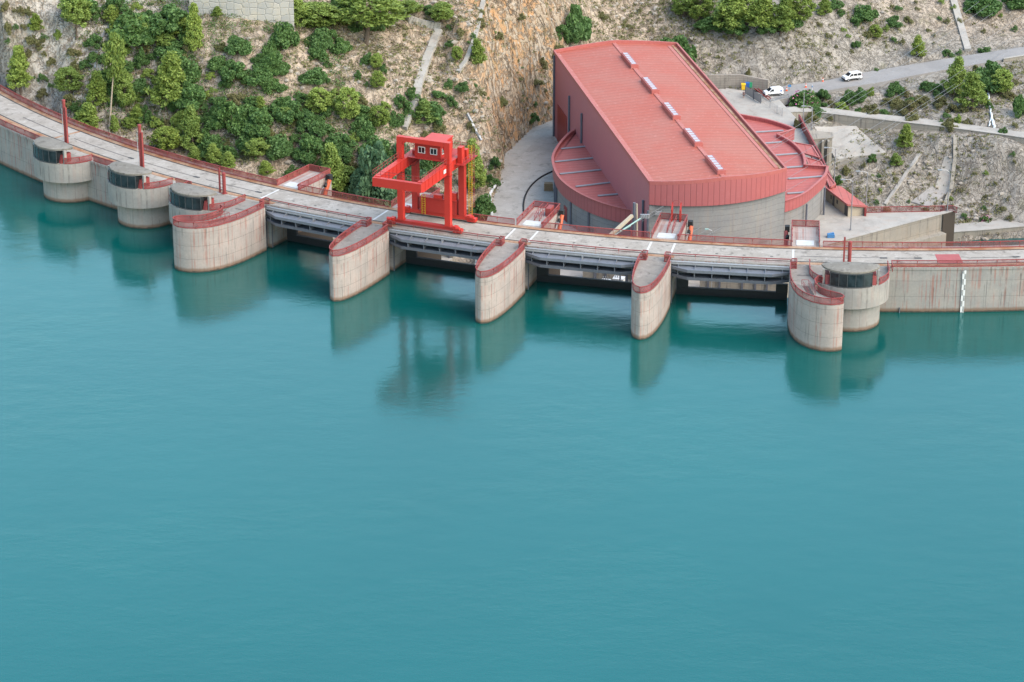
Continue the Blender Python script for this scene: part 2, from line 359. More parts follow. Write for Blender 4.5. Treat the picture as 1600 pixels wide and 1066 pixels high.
def vnoise(x, y, seed):
    xi = np.floor(x).astype(int); yi = np.floor(y).astype(int); fx = x-xi; fy = y-yi
    def h(a, b):
        n = (a*374761393+b*668265263+seed*982451653) & 0xffffffff; n = ((n ^ (n >> 13))*1274126177) & 0xffffffff
        return ((n ^ (n >> 16)) & 0xffff)/65535.0
    sx = fx*fx*fx*(fx*(fx*6-15)+10); sy = fy*fy*fy*(fy*(fy*6-15)+10)
    return (h(xi, yi)*(1-sx)+h(xi+1, yi)*sx)*(1-sy)+(h(xi, yi+1)*(1-sx)+h(xi+1, yi+1)*sx)*sy
def fbm(x, y, sc, seed, oc=5, ridge=False):
    o = 0; a = 1; tot = 0
    for k in range(oc):
        n = vnoise(x/sc, y/sc, seed+k)
        if ridge: n = 1-abs(2*n-1)
        o = o+a*n; tot += a; a *= .5; sc *= .5
    return o/tot-.5
def inpoly(x, y, poly):
    x = np.asarray(x); y = np.asarray(y); r = np.zeros(x.shape, bool); n = len(poly)
    for i in range(n):
        (x1, y1), (x2, y2) = poly[i], poly[(i+1) % n]
        c = ((y1 > y) != (y2 > y)) & (x < (x2-x1)*(y-y1)/((y2-y1) or 1e-9)+x1); r ^= c
    return r
def seg_d(x, y, pl):
    """distance to a polyline (x, y, z) and the height along it"""
    best = np.full(x.shape, 1e9); zz = np.zeros(x.shape)
    for a, b in zip(pl[:-1], pl[1:]):
        dx, dy = b[0]-a[0], b[1]-a[1]; t = np.clip(((x-a[0])*dx+(y-a[1])*dy)/(dx*dx+dy*dy), 0, 1)
        d = np.hypot(x-a[0]-t*dx, y-a[1]-t*dy); m = d < best; best = np.where(m, d, best); zz = np.where(m, a[2]+t*(b[2]-a[2]), zz)
    return best, zz
YZ = -12.0
YARD = [(-4.5, 536.5), (-3.3, 548), (-1.4, 572.6), (4.2, 590), (9.1, 596), (20, 612), (35, 616), (48, 618.5), (59, 613.5), (63.3, 592.2), (65.6, 550), (70.4, 535.6), (88.4, 536.5), (60.8, 517.1), (52, 508), (44, 474), (20, 474), (0, 486), (-8, 486), (-7, 510)]
RIVER = [(44, 474), (60.8, 517.3), (88.4, 536.5), (70.4, 535.8), (72, 545), (90, 568), (110, 571), (150, 571), (150, 440), (44, 440)]
ROAD = [((1196, 139, -12), (1206, 158, -12)), ((1250, 131, -11.8), (1260, 148, -11.8)), ((1281, 128, -11.5), (1307, 139, -11.5)), ((1346, 114, -11), (1379, 128, -11)), ((1405, 104, -10.6), (1430, 117.5, -10.6)), ((1515, 86, -9.9), (1545, 97, -9.9)), ((1600, 73, -9.2), (1620, 84.5, -9.2)), ((1720, 53, -8.2), (1745, 64, -8.2))]
roadU = [unp(*a) for a, b in ROAD]; roadL = [unp(*b) for a, b in ROAD]; roadC = [(a+b)/2 for a, b in zip(roadU, roadL)]
pathT = [unp(u, v, z) for u, v, z in ((1216, 179, -12.05), (1240, 175.5, -12.6), (1275, 175.5, -13.4), (1372, 187, -14), (1470, 198, -14.2), (1567, 211, -14.4), (1600, 216, -14.4), (1720, 232, -14.4))]
pathB = [p+np.array([.5, 4.2, 0]) for p in pathT]; pathC = [(a+b)/2 for a, b in zip(pathT, pathB)]
GX0, GX1, GY0, GY1, GS = -190.0, 152.0, 436.0, 722.0, .6
gx = np.arange(GX0, GX1, GS); gy = np.arange(GY0, GY1, GS); XX, YY = np.meshgrid(gx, gy)
ZZ = tps(XX, YY).reshape(XX.shape)
yardm = inpoly(XX, YY, YARD); riverm = inpoly(XX, YY, RIVER)
dr, zr = seg_d(XX, YY, roadC); dp, zp = seg_d(XX, YY, pathC)
flat = np.minimum(np.clip((dr-4)/4, 0, 1), np.clip((dp-2.2)/2.5, 0, 1))
nearyard = np.ones(XX.shape)
slope = np.hypot(*np.gradient(ZZ, GS)); 
amp = np.clip(slope*1.5, .25, 1.25)*flat
cl = np.exp(-(((XX-2)/16)**2+((YY-592)/40)**2))            # the bare cliff beside the yard
ZZ = ZZ+amp*(fbm(XX, YY, 10, 3, 5)*3.2+fbm(XX, YY, 3.6, 40, 3, True)*1.0)+cl*flat*(fbm(XX, YY, 8.5, 77, 5, True)*8.5)
bl = np.exp(-(((XX+92)/20)**2+((YY-560)/26)**2)); ZZ = ZZ+bl*flat*fbm(XX, YY, 6, 123, 5, True)*4.0
_st = ZZ/3.1+fbm(XX, YY, 12, 300, 3)*2.5; ZZ = ZZ+(cl*1.7+bl*1.3+.3)*flat*(np.sin(_st*6.283)*.42)
gul = np.clip((XX-62)/8, 0, 1)*flat
ZZ = ZZ+gul*fbm(XX, YY, 4.5, 91, 3, True)*.9
ZZ = np.where(dr < 5.5, np.minimum(ZZ, zr-.25), ZZ); ZZ = np.where(dp < 3.0, np.minimum(ZZ, zp-.25), ZZ)
ZZ = np.where(yardm, YZ-.4, ZZ)
ZZ = np.where(riverm, -36.0, ZZ)
SS, RR = sr(XX, YY)
ZZ = np.where(RR > -4, -16.0, ZZ)
def ground(x, y):
    fx = (np.asarray(x, float)-GX0)/GS; fy = (np.asarray(y, float)-GY0)/GS
    i = np.clip(fx.astype(int), 0, len(gx)-2); j = np.clip(fy.astype(int), 0, len(gy)-2); a = fx-i; b = fy-j
    return (ZZ[j, i]*(1-a)+ZZ[j, i+1]*a)*(1-b)+(ZZ[j+1, i]*(1-a)+ZZ[j+1, i+1]*a)*b
def hit(u, v):
    """where this line of sight meets the slopes behind the dam"""
    d = ray(u, v); t = np.arange(455, 725, .25)/d[1]; p = d[None]*t[:, None]+np.array([0, 0, H])
    _, rr = sr(p[:, 0], p[:, 1]); ok = (rr < -4.5) & (p[:, 2] <= ground(p[:, 0], p[:, 1]))
    k = int(np.argmax(ok)) if ok.any() else len(t)-1
    return p[k]
def drape(pts, lift=.2, n=8):
    out = []
    for (u0, v0), (u1, v1) in zip(pts[:-1], pts[1:]):
        for k in range(n): q = hit(u0+(u1-u0)*k/n, v0+(v1-v0)*k/n); out.append(q+np.array([0, 0, lift]))
    out.append(hit(*pts[-1])+np.array([0, 0, lift])); return out
ny, nx = XX.shape
keep = (RR < 1.0)
vid = -np.ones(XX.shape, int); vid[keep] = np.arange(keep.sum())
q = keep[:-1, :-1] & keep[1:, :-1] & keep[:-1, 1:] & keep[1:, 1:]
jj, ii = np.nonzero(q)
faces = np.c_[vid[jj, ii], vid[jj, ii+1], vid[jj+1, ii+1], vid[jj+1, ii]]
verts = np.c_[XX[keep], YY[keep], ZZ[keep]]
me = bpy.data.meshes.new('hillside'); me.vertices.add(len(verts)); me.vertices.foreach_set('co', verts.ravel())
me.loops.add(faces.size); me.loops.foreach_set('vertex_index', faces.ravel()); me.polygons.add(len(faces))
me.polygons.foreach_set('loop_start', np.arange(0, faces.size, 4)); me.polygons.foreach_set('use_smooth', np.ones(len(faces), bool))
grey = np.clip((XX-30)/22, 0, 1)*np.clip(1.15-(np.clip(YY-640, 0, 99)/14), .35, 1)
white = np.exp(-(((XX+88)/22)**2+((YY-565)/22)**2))
orange = cl
for nm, arr in (('grey', grey), ('white', white), ('orange', orange)):
    a = me.attributes.new(nm, 'FLOAT', 'POINT'); a.data.foreach_set('value', arr[keep].astype(np.float32))
me.update(calc_edges=True); me.validate()
t = NT('hillside_rock'); g = t.geo()
ag = t.n('ShaderNodeAttribute', attribute_name='grey').outputs['Fac']; aw = t.n('ShaderNodeAttribute', attribute_name='white').outputs['Fac']; ao = t.n('ShaderNodeAttribute', attribute_name='orange').outputs['Fac']
n1 = t.noise(g, .14, 6, .62, .4); n2 = t.noise(g, .75, 7, .68, .5); n3 = t.noise(t.map(g, (1, 1, .7), (9, 3, 1)), .42, 6, .65, 1.2); n4 = t.noise(g, 2.8, 5, .7)
soil = t.mix(t.mr(n1, .35, .65), (.345, .275, .205), (.275, .212, .155)); soil = t.mix(t.mr(n2, .4, .68), soil, (.41, .34, .265))
rock = t.mix(t.mr(n1, .35, .65), (.24, .218, .188), (.285, .257, .218)); rock = t.mix(t.mr(n2, .45, .7), rock, (.33, .30, .258))
col = t.mix(ag, soil, rock)
col = t.mix(t.math('MULTIPLY', aw, t.mr(n2, .3, .55)), col, (0.409, 0.384, 0.341))
orr = t.mix(t.mr(n3, .42, .6), (0.31, 0.25, 0.185), (0.345, 0.205, 0.105)); orr = t.mix(t.mr(n2, .5, .66), orr, (0.341, 0.304, 0.254))
col = t.mix(t.math('MULTIPLY', ao, 1.25, clamp=True), col, orr)
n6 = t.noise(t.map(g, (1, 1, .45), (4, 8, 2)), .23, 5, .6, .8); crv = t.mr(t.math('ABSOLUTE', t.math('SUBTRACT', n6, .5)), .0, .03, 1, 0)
col = t.mix(t.math('MULTIPLY', crv, t.math('ADD', t.math('MULTIPLY', ao, .65), .15), clamp=True), col, (.075, .058, .042))  # crevice shade painted into the rock colour as dark brown, strongest on the cliff
crack = t.mr(t.math('ABSOLUTE', t.math('SUBTRACT', n3, .5)), .0, .035, 1, 0)
col = t.mix(t.math('MULTIPLY', crack, .5), col, (.13, .11, .085))
vor = t.n('ShaderNodeTexVoronoi', {'Vector': t.map(g, (1, 1, .7)), 'Scale': .95, 'Randomness': 1.0}, feature='DISTANCE_TO_EDGE').outputs[0]
col = t.mix(t.mr(vor, .0, .05, .16, 0), col, (.12, .10, .085))
col = t.mix(t.mr(n4, .56, .76, 0, .3), col, (.13, .115, .085))
col = t.mix(t.mr(t.noise(g, .3, 5, .7), .54, .68, 0, .38), col, (.14, .135, .07))
hb = t.math('ADD', t.math('ADD', n2, t.math('MULTIPLY', n4, .45)), t.mr(vor, 0, .12, 0, .18))
hb = t.math('SUBTRACT', t.math('SUBTRACT', hb, t.math('MULTIPLY', crack, .6)), t.math('MULTIPLY', crv, 1.0))
M['rock'] = t.end(t.bsdf(col, .95, t.bump(hb, .8, .35), .1))
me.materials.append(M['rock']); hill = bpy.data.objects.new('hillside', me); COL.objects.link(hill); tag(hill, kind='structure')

# the country beyond the surveyed slopes, coarse, out to the skyline
fx = np.unique(np.r_[np.linspace(-2200, GX0, 34), np.linspace(GX0, GX1-.7, 20), np.linspace(GX1-.7, 2200, 34)]); fy = np.unique(np.r_[np.linspace(380, GY1-1, 30), np.linspace(GY1-1, 3200, 40)])
FX, FY = np.meshgrid(fx, fy); cxx = np.clip(FX, GX0+1, GX1-2); cyy = np.clip(FY, GY0+1, GY1-2)
FZ = ground(cxx, cyy); out_ = np.hypot(FX-cxx, FY-cyy); FZ = np.where(FX < GX0, np.maximum(FZ, 24), FZ); FZ = np.where((FX > GX1-2) & (FZ < -15), np.minimum(-26+out_*.25, 2), FZ)
FZ = np.where(FX > 160, np.maximum(FZ, np.minimum(14, -30+(FX-160)*1.2)), FZ)
FZ = FZ-.3+out_*.05+np.clip(out_/60, 0, 1)*fbm(FX, FY, 160, 71, 4)*26
inner = (FX > GX0+.5) & (FX < GX1-1.2) & (FY < GY1-1.5); _, FR = sr(FX, FY)
vs = np.c_[FX.ravel(), FY.ravel(), FZ.ravel()]; nfx = len(fx); fs = []
for j in range(len(fy)-1):
    for i in range(nfx-1):
        xm, ym = (fx[i]+fx[i+1])/2, (fy[j]+fy[j+1])/2
        if GX0 < xm < GX1-.7 and ym < GY1-1: continue
        if max(FR[j, i], FR[j, i+1], FR[j+1, i], FR[j+1, i+1]) > -3 and -150 < xm < 172 and ym < 640: continue
        if xm < GX0 and ym < 560: continue
        fs.append((j*nfx+i, j*nfx+i+1, (j+1)*nfx+i+1, (j+1)*nfx+i))
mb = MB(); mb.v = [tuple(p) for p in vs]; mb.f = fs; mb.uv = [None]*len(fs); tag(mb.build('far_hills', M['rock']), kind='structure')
# yard, road, path, river, reservoir
mb = MB(); mb.prism(YARD, YZ-.3, YZ); tag(mb.build('yard', M['yard']), kind='structure')
mb = MB(); mb.prism([(46, 560), (48.5, 619), (59.3, 613.7), (63.4, 592), (64.8, 566)][::-1], YZ-.2, YZ+.02); tag(mb.build('yard_pavement', M['apron']), kind='structure')
mb = MB(); mb.prism([(58.5, 540), (63, 541), (70.2, 535.3), (88, 536.3), (62, 519), (56, 516)][::-1], YZ-.2, YZ+.02); tag(mb.build('yard_pavement', M['apron']), kind='structure')
mb = MB(); mb.strip(roadL, roadU); mb.strip([p-np.array([0, 0, 1.5]) for p in roadL], roadL); tag(mb.build('road', M['roadmat']), kind='structure')
mb = MB(); mb.strip(pathT, pathB); tag(mb.build('path', M['apron']), kind='structure')
mb = MB(); mb.add([(40, 470, -30.5), (150, 436, -30.5), (150, 585, -30.5), (60, 585, -30.5)], [(0, 1, 2, 3)]); tag(mb.build('river', M['river'], smooth=0), kind='structure')
arc = [P(s, 3.0, 0) for s in np.arange(-300, 121, 2.0)]
mb = MB(); mb.add([tuple(p) for p in arc]+[(600, 470, 0), (900, 200, 0), (900, -900, 0), (-900, -900, 0), (-900, 560, 0)][0:5], [list(range(len(arc)+5))]); tag(mb.build('reservoir', M['water'], smooth=0), kind='structure')

# ------------------------------------------------------------------ dam
def wall_r(s): return 8.7 if s > -112 else 8.7+min(1, (-112-s)/40)*1.7
def arcs(s0, s1, r, z, step=2.0):
    n = max(2, int(abs(s1-s0)/step)+1)
    return [P(s, (r(s) if callable(r) else r), z) for s in np.linspace(s0, s1, n)]
dam = thing('arch_dam', 'curved concrete arch dam with stained upstream face holding the turquoise reservoir', 'dam', P(-70, 4, 0))
for s0, s1 in ((-262, -114.6), (-21.8, 110)):
    A = arcs(s0, s1, wall_r, 0); B = arcs(s0, s1, -1.5, 0)
    mb = MB(); mb.prism([(p[0], p[1]) for p in A]+[(p[0], p[1]) for p in B[::-1]], -16, DZ-.5); mb.build('dam_wall', M['dam'], dam)
    mb = MB(); C2 = arcs(s0, s1, lambda s: wall_r(s)+.12, 0)
    mb.prism([(p[0], p[1]) for p in C2]+[(p[0], p[1]) for p in B[::-1]], DZ-.497, DZ-.06); mb.build('coping', M['dam'], dam)
for k in range(4):
    s0 = -114.6+k*24.5; A = arcs(s0, s0+19.2, 8.75, 0); B = arcs(s0, s0+19.2, -.3, 0)
    mb = MB(); mb.prism([(p[0], p[1]) for p in A]+[(p[0], p[1]) for p in B[::-1]], DZ-1.4, DZ-.06); mb.build('bridge_slab', M['dam'], dam)
    A = arcs(s0, s0+19.2, 7.5, 0); B = arcs(s0, s0+19.2, -8, 0)
    mb = MB(); mb.prism([(p[0], p[1]) for p in A]+[(p[0], p[1]) for p in B[::-1]], [-3]*len(A)+[-10]*len(B), [-1.2]*len(A)+[-8]*len(B)); mb.build('spillway_sill', M['dam'], dam)
# rusty edge channels, crane rails, deck joints, drains, white bay lines
for r0, r1, rng in ((-.35, .75, [(-262, 110)]), (7.35, None, [(-262, -114.4), (-95.2, -89.9), (-70.6, -65.4), (-46.2, -40.9), (-21.6, 110)])):
    for s0, s1 in rng:
        mb = MB(); B = arcs(s0, s1, r0, DZ+.03); A = arcs(s0, s1, (r1 if r1 is not None else (lambda s: min(wall_r(s)-.15, 8.35))), DZ+.03); mb.strip(A, B)
        mb.strip([p-np.array([0, 0, .09]) for p in A], A); mb.strip(B, [p-np.array([0, 0, .09]) for p in B]); mb.build('edge_channel', M['rusty'], dam)
for r in (.98, 7.1):
    mb = MB(); A = arcs(-262, 110, r+.09, DZ); B = arcs(-262, 110, r-.09, DZ)
    mb.prism([(p[0], p[1]) for p in A]+[(p[0], p[1]) for p in B[::-1]], DZ-.05, DZ+.07); mb.build('crane_rail', M['rail'], dam)
def deckmark(name, s0, s1, r0, r1, mat, h=.012):
    mb = MB(); n = max(2, int(abs(s1-s0)/1.5)+1)
    A = [P(s, r1, 0) for s in np.linspace(s0, s1, n)]; B = [P(s, r0, 0) for s in np.linspace(s0, s1, n)]
    mb.prism([(p[0], p[1]) for p in A]+[(p[0], p[1]) for p in B[::-1]], DZ-.03, DZ+h); return mb.build(name, mat, dam)
for s_ in (-117.2-.8, -94.9, -90.6, -70.3, -66.1, -45.8, -41.7, -21.3): deckmark('white_line', s_-.17, s_+.17, 1.3, 7.3, M['mark'])
for a, b in ((-186, -170), (-168.5, -151), (-149.5, -134), (-132.5, -119.5), (-20, -5.4), (-4.3, .4), (8.5, 17), (17.8, 30)):
    deckmark('deck_joint', a, b, 4.3, 4.5, M['joint']); deckmark('drain_grate', b-1.4, b-.2, 4.1, 4.7, M['rail'], .02)
for k in range(4):
    for j in range(4): s_ = -112.2+k*24.5+j*4.6; deckmark('drain_grate', s_-.22, s_+.22, 4.9, 5.2, M['rail'], .015)
deckmark('red_patch', 2.7, 6.8, 2.6, 7.0, M['redpaint'], .018)
deckmark('rusty_joint', -171.6, -171.0, .8, 7.2, M['rusty'], .016)
mb = MB(); A = arcs(-262, 110, lambda s: wall_r(s)-.2, DZ); B = arcs(-262, 110, -.45, DZ)
A = [P(s, (wall_r(s)-.1) if (s < -114.6 or s > -21.8) else 8.68, DZ) for s in np.arange(-262, 110.1, .5)]; B = [P(s, -.4, DZ) for s in np.arange(-262, 110.1, .5)]
mb.prism([(p[0], p[1]) for p in A]+[(p[0], p[1]) for p in B[::-1]], DZ-.056, DZ); tag(mb.build('crest_road', M['deck']), kind='structure')

# ------------------------------------------------------------------ railings
def railing(path, label=None, parent=None, h=1.15, dense=False, step=None, mat=None, name='guard_railing', local=False, group=None):
    """handrail, kick plate, mesh infill and posts along a 3-D path"""
    path = [np.array(p, float) for p in path]
    if parent is None:
        c = path[len(path)//2]; root = thing(name, label, 'railing', c, 0, group)
    else: root = parent
    up = np.array([0, 0, 1.]); step = step or (3.4 if parent is None else 3.0); mat = mat or ('meshd' if dense else 'mesh' if parent is None else 'meshp')
    mb = MB()
    for a, b in zip(path[:-1], path[1:]):
        if np.linalg.norm(b-a) < .02: continue
        mb.beam(a+up*h, b+up*h, .13, .13)
        if mat != 'meshl': mb.beam(a+up*.08, b+up*.08, .09, .14)
    if parent is None: mb.build('handrail', M['railred'], root, local)
    L = np.r_[0, np.cumsum([np.linalg.norm(b-a) for a, b in zip(path[:-1], path[1:])])]; n = max(1, round(L[-1]/step))
    for d in np.linspace(0, L[-1], n+1):
        i = min(int(np.searchsorted(L, d, 'right'))-1, len(path)-2); f = (d-L[i])/max(L[i+1]-L[i], 1e-6); p = path[i]+(path[i+1]-path[i])*f
        if parent is None: mb = MB()
        mb.beam(p-up*.05, p+up*(h-.05), *((.03, .03) if mat == 'meshl' else (.05, .05)))
        dd = path[i+1]-path[i]; dd = dd/np.linalg.norm(dd); nn = np.array([-dd[1], dd[0], 0]); mb.beam(p+up*(h-.32)-nn*.1, p+up*(h-.08)-nn*.1, .16, .12)
        if parent is None: mb.build('railing_post', M['railred'], root, local)
    if parent is not None: mb.build('railing', M['railred'], root, local)
    mb = MB(); mb.strip([p+up*.12 for p in path], [p+up*(h-.06) for p in path]); mb.build('railing_mesh', M[mat], root, local, smooth=60)
    return root
PS = [-117.2, -92.7, -68.2, -43.7, -19.2]
E_ = .12
railing(arcs(-262, -119.6, -.3, DZ), 'long red railing along the outer edge of the curved crest behind the three left towers', dense=True)
for k, (a, b, lab) in enumerate(((-114.9, -95.4, 'red railing on the outer crest edge left of the gantry crane'), (-90.4, -71, 'red railing on the outer crest edge behind the foot of the gantry crane'), (-66.0, -46.4, 'red railing on the outer crest edge in front of the left red annex wall'), (-41.5, -21.8, 'red railing on the outer crest edge in front of the grey curved hall wall'))):
    railing(arcs(a, b, -.3, DZ), lab)
railing(arcs(-16.2, 110, -.3, DZ), 'long red railing along the outer crest edge at the right above the river')
for a, b, lab in ((-262, -169.6, 'dense red railing on the pale dam wall at the left edge, before the first tower'), (-155.6, -149.2, 'short dense red railing on the dam wall between the first and second left towers'), (-135.2, -131.6, 'short dense red railing on the dam wall between the second and third left towers')):
    railing(arcs(a, b, lambda s: wall_r(s)-.15, DZ), lab, dense=True)
railing([P(-5.3, 11, DZ)]+arcs(-5.3, 110, lambda s: wall_r(s)-.1, DZ), 'red railing on top of the rust streaked dam wall right of the cabin tower')

# ------------------------------------------------------------------ piers (local frame: x along the crest, y downstream)
def ogive(hw, r0, r1, n=9):
    """one flank of a leaf shaped nose, from the shoulder to the tip"""
    return [(hw*math.cos(a*math.pi/2)**.74, r0+(r1-r0)*math.sin(a*math.pi/2)) for a in np.linspace(0, .96, n)]
def make_pier(label):
    root = thing('spillway_pier', label, 'pier', (0, 0, 0), 0, 'spillway piers standing in the reservoir'); OFF[root.name] = (0, 0, 0)
    R = ogive(2.75, 12.0, 26.0); Lh = [(-x, r) for x, r in R[::-1]]
    out = R+[(.12, 26.15), (-.12, 26.15)]+Lh
    up = [(2.75, 10.4)]+out+[(-2.75, 10.4)]
    full = [(2.6, -1.2), (2.6, 8.6), (1.7, 8.6), (1.7, 10.4)]+up+[(-1.7, 10.4), (-1.7, 8.6), (-2.6, 8.6), (-2.6, -1.2)]
    mb = MB(); mb.prism([(x, -r) for x, r in full][::-1], -12, 6.9, bottom=False)
    up2 = [(2.6, 7.7), (2.6, 8.6), (1.7, 8.6), (1.7, 10.4)]+up+[(-1.7, 10.4), (-1.7, 8.6), (-2.6, 8.6), (-2.6, 7.7)]
    mb.prism([(x, -r) for x, r in up2][::-1], 6.9, DZ-.1, top=False, bottom=False); mb.build('pier_shaft', M['pier'], root, True)
    mb = MB(); mb.prism([(x*1.0, -r) for x, r in up2][::-1], DZ-.1, DZ-.03); mb.build('pier_top', M['piertop'], root, True)
    for sg in (1, -1):
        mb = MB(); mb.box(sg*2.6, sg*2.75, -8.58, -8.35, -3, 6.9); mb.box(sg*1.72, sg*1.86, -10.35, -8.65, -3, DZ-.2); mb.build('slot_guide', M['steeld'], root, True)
    for sg in (1, -1):
        pth = [(sg*2.45, -8.7, DZ), (sg*1.55, -8.7, DZ), (sg*1.55, -10.5, DZ), (sg*2.62, -10.5, DZ)]
        pth += [(sg*max(x-.1, 0.0), -(r-.08), DZ) for x, r in R]+[(0, -26.05, DZ)]
        railing(pth, parent=root, local=True)
    # downstream platform behind the crest
    mb = MB(); mb.prism([(-2.5, .42), (2.5, .42), (2.5, 10.6), (-2.5, 10.6)], -14, DZ-.04); mb.build('platform', M['pier'], root, True)
    mb = MB(); mb.box(-1.6, 1.5, 1.0, 3.4, DZ-.06, DZ+.05); mb.build('hatch_cover', M['cover'], root, True)
    railing([(-2.4, .35, DZ), (-2.4, 10.5, DZ), (2.4, 10.5, DZ), (2.4, .35, DZ)], parent=root, local=True)
    # gate hoist cylinder on the platform's flank
    mb = MB(); mb.tube([(3.2, 4.4, 1.0), (3.35, 8.8, 8.0)], .38, 10); mb.build('hoist_cylinder', M['orange'], root, True)
    mb = MB(); mb.box(2.75, 3.6, 8.5, 9.5, 7.9, 8.9); mb.tube([(3.1, 8.2, 7.3), (3.1, 7.6, 7.0)], .35, 8); mb.build('hoist_motor', M['black'], root, True)
    mb = MB(); mb.tube([(2.95, 7.4, 6.9), (3.0, 3.6, 4.2)], .07, 6); mb.box(2.7, 3.2, 7.2, 7.7, 6.6, 7.1); mb.build('hoist_fitting', M['galv'], root, True)
    return root
def put(root, s, dr=0.0):
    p = P(s, dr, 0); root.location = tuple(p); root.rotation_euler = (0, 0, s/RD); return root
pierA = put(make_pier('leaf shaped concrete pier standing just left of the red gantry crane'), PS[1])
pierB = put(copy_tree(pierA), PS[2]); pierB['label'] = 'leaf shaped concrete pier standing just right of the red gantry crane'
pierC = put(copy_tree(pierA), PS[3]); pierC['label'] = 'leaf shaped concrete pier in front of the grey curved wall of the red roofed hall'

def end_pier(s0, m, label):
    """the broad end piers: straight flank to the bay, curved prow, hooked tip beside the cabin tower; m mirrors"""
    root = thing('spillway_pier', label, 'pier', P(s0, 0, 0), s0/RD, 'spillway piers standing in the reservoir'); OFF[root.name] = (0, 0, 0)
    outer = [(-2.75, 10.4), (-2.8, 14), (-2.7, 17.2), (-2.3, 20), (-1.5, 22.6), (-.4, 24.5), (1.0, 25.9), (2.6, 26.7), (4.2, 26.9), (5.5, 26.5)]
    tip = [(6.15, 25.9), (6.2, 25.1), (5.6, 24.3)]
    inner = [(4.6, 23.6), (3.4, 22.9), (2.3, 21.7), (1.6, 20.0), (1.4, 18.0), (2.0, 16.4)]
    back = [(2.6, 14.8), (2.75, 12), (2.75, 7.7)]
    fr = lambda x, y, z: (m*x, y, z)
    pts = [(-2.6, 7.7), (-2.6, 8.6), (-1.7, 8.6), (-1.7, 10.4)]+outer+tip+inner+back
    poly = [(m*x, -r) for x, r in pts]
    if m < 0: poly = poly[::-1]
    mb = MB(); mb.prism(poly, -12, DZ-.1, bottom=False); 
    rear = [(m*x, -r) for x, r in ((-2.6, -1.2), (-2.6, 7.7), (2.75, 7.7), (2.75, -1.2))]
    mb.prism(rear if m > 0 else rear[::-1], -12, 6.9, bottom=False); mb.build('pier_shaft', M['pier'], root, True)
    mb = MB(); mb.prism(poly, DZ-.1, DZ-.03); mb.build('pier_top', M['piertop'], root, True)
    mb = MB(); mb.box(-1.86*m, -1.72*m, -10.35, -8.65, -3, DZ-.2); mb.box(-2.75*m, -2.6*m, -8.58, -8.35, -3, 6.9); mb.build('slot_guide', M['steeld'], root, True)
    pth = [(-2.45, 8.7), (-1.55, 8.7), (-1.55, 10.5), (-2.65, 10.5)]+[(x*.97+.06, r-.1) for x, r in outer[1:]]+[(x-.1, r) for x, r in tip]+[(x, r+.12) for x, r in inner]+[(2.9, 16.2)]
    railing([(m*x, -r, DZ) for x, r in pth], parent=root, local=True)
    # stairwell with its handrails
    mb = MB()
    for q in (-.55, .55):
        for z in (.55, 1.05): mb.tube([(m*(-.2+q), -18.3, DZ+z), (m*(1.0+q), -22.8, DZ+z)], .035, 5)
        for k in range(6): a = k/5; mb.tube([(m*(-.2+q+1.2*a), -18.3-4.5*a, DZ-.03), (m*(-.2+q+1.2*a), -18.3-4.5*a, DZ+1.05)], .03, 5)
    mb.tube([(m*-.75, -18.3, DZ+1.05), (m*.35, -18.3, DZ+1.05)], .035, 5); mb.build('stair_railing', M['railred'], root, True)
    mb = MB(); mb.prism([(m*-.65, -18.5), (m*.45, -18.5), (m*1.45, -22.7), (m*.35, -22.7)][::m], DZ-.05, DZ-.015); mb.build('stair_opening', M['joint'], root, True)
    mb = MB(); mb.box(-1.5, 1.5, -13.7, -13.5, DZ-.04, DZ-.01); mb.build('deck_joint', M['joint'], root, True)
    mb = MB(); mb.prism([(-2.5, .42), (2.5, .42), (2.5, 10.6), (-2.5, 10.6)], -14, DZ-.04); mb.build('platform', M['pier'], root, True)
    mb = MB(); mb.box(-1.6, 1.5, 1.0, 3.4, DZ-.06, DZ+.05); mb.build('hatch_cover', M['cover'], root, True)
    railing([(-2.4, .35, DZ), (-2.4, 10.5, DZ), (2.4, 10.5, DZ), (2.4, .35, DZ)], parent=root, local=True, dense=(m < 0))
    sx = 1 if m < 0 else -1
    col = 'orange' if m < 0 else 'railred'
    mb = MB(); mb.tube([(sx*3.2, 4.4, 1.0), (sx*3.35, 8.8, 8.0)], .38, 10); mb.build('hoist_cylinder', M[col], root, True)
    mb = MB(); mb.box(sx*2.75, sx*3.6, 8.5, 9.5, 7.9, 8.9); mb.tube([(sx*3.1, 8.2, 7.3), (sx*3.1, 7.6, 7.0)], .35, 8); mb.build('hoist_motor', M['black'], root, True)
    mb = MB(); mb.tube([(sx*2.95, 7.4, 6.9), (sx*3.0, 3.6, 4.2)], .07, 6); mb.build('hoist_fitting', M['galv'], root, True)
    return root
end_pier(PS[0], -1, 'broad curved pier with hooked railing beside the leftmost bay and the third tower')
end_pier(PS[4], 1, 'broad curved pier with hooked railing and small stair, beside the right cabin tower')
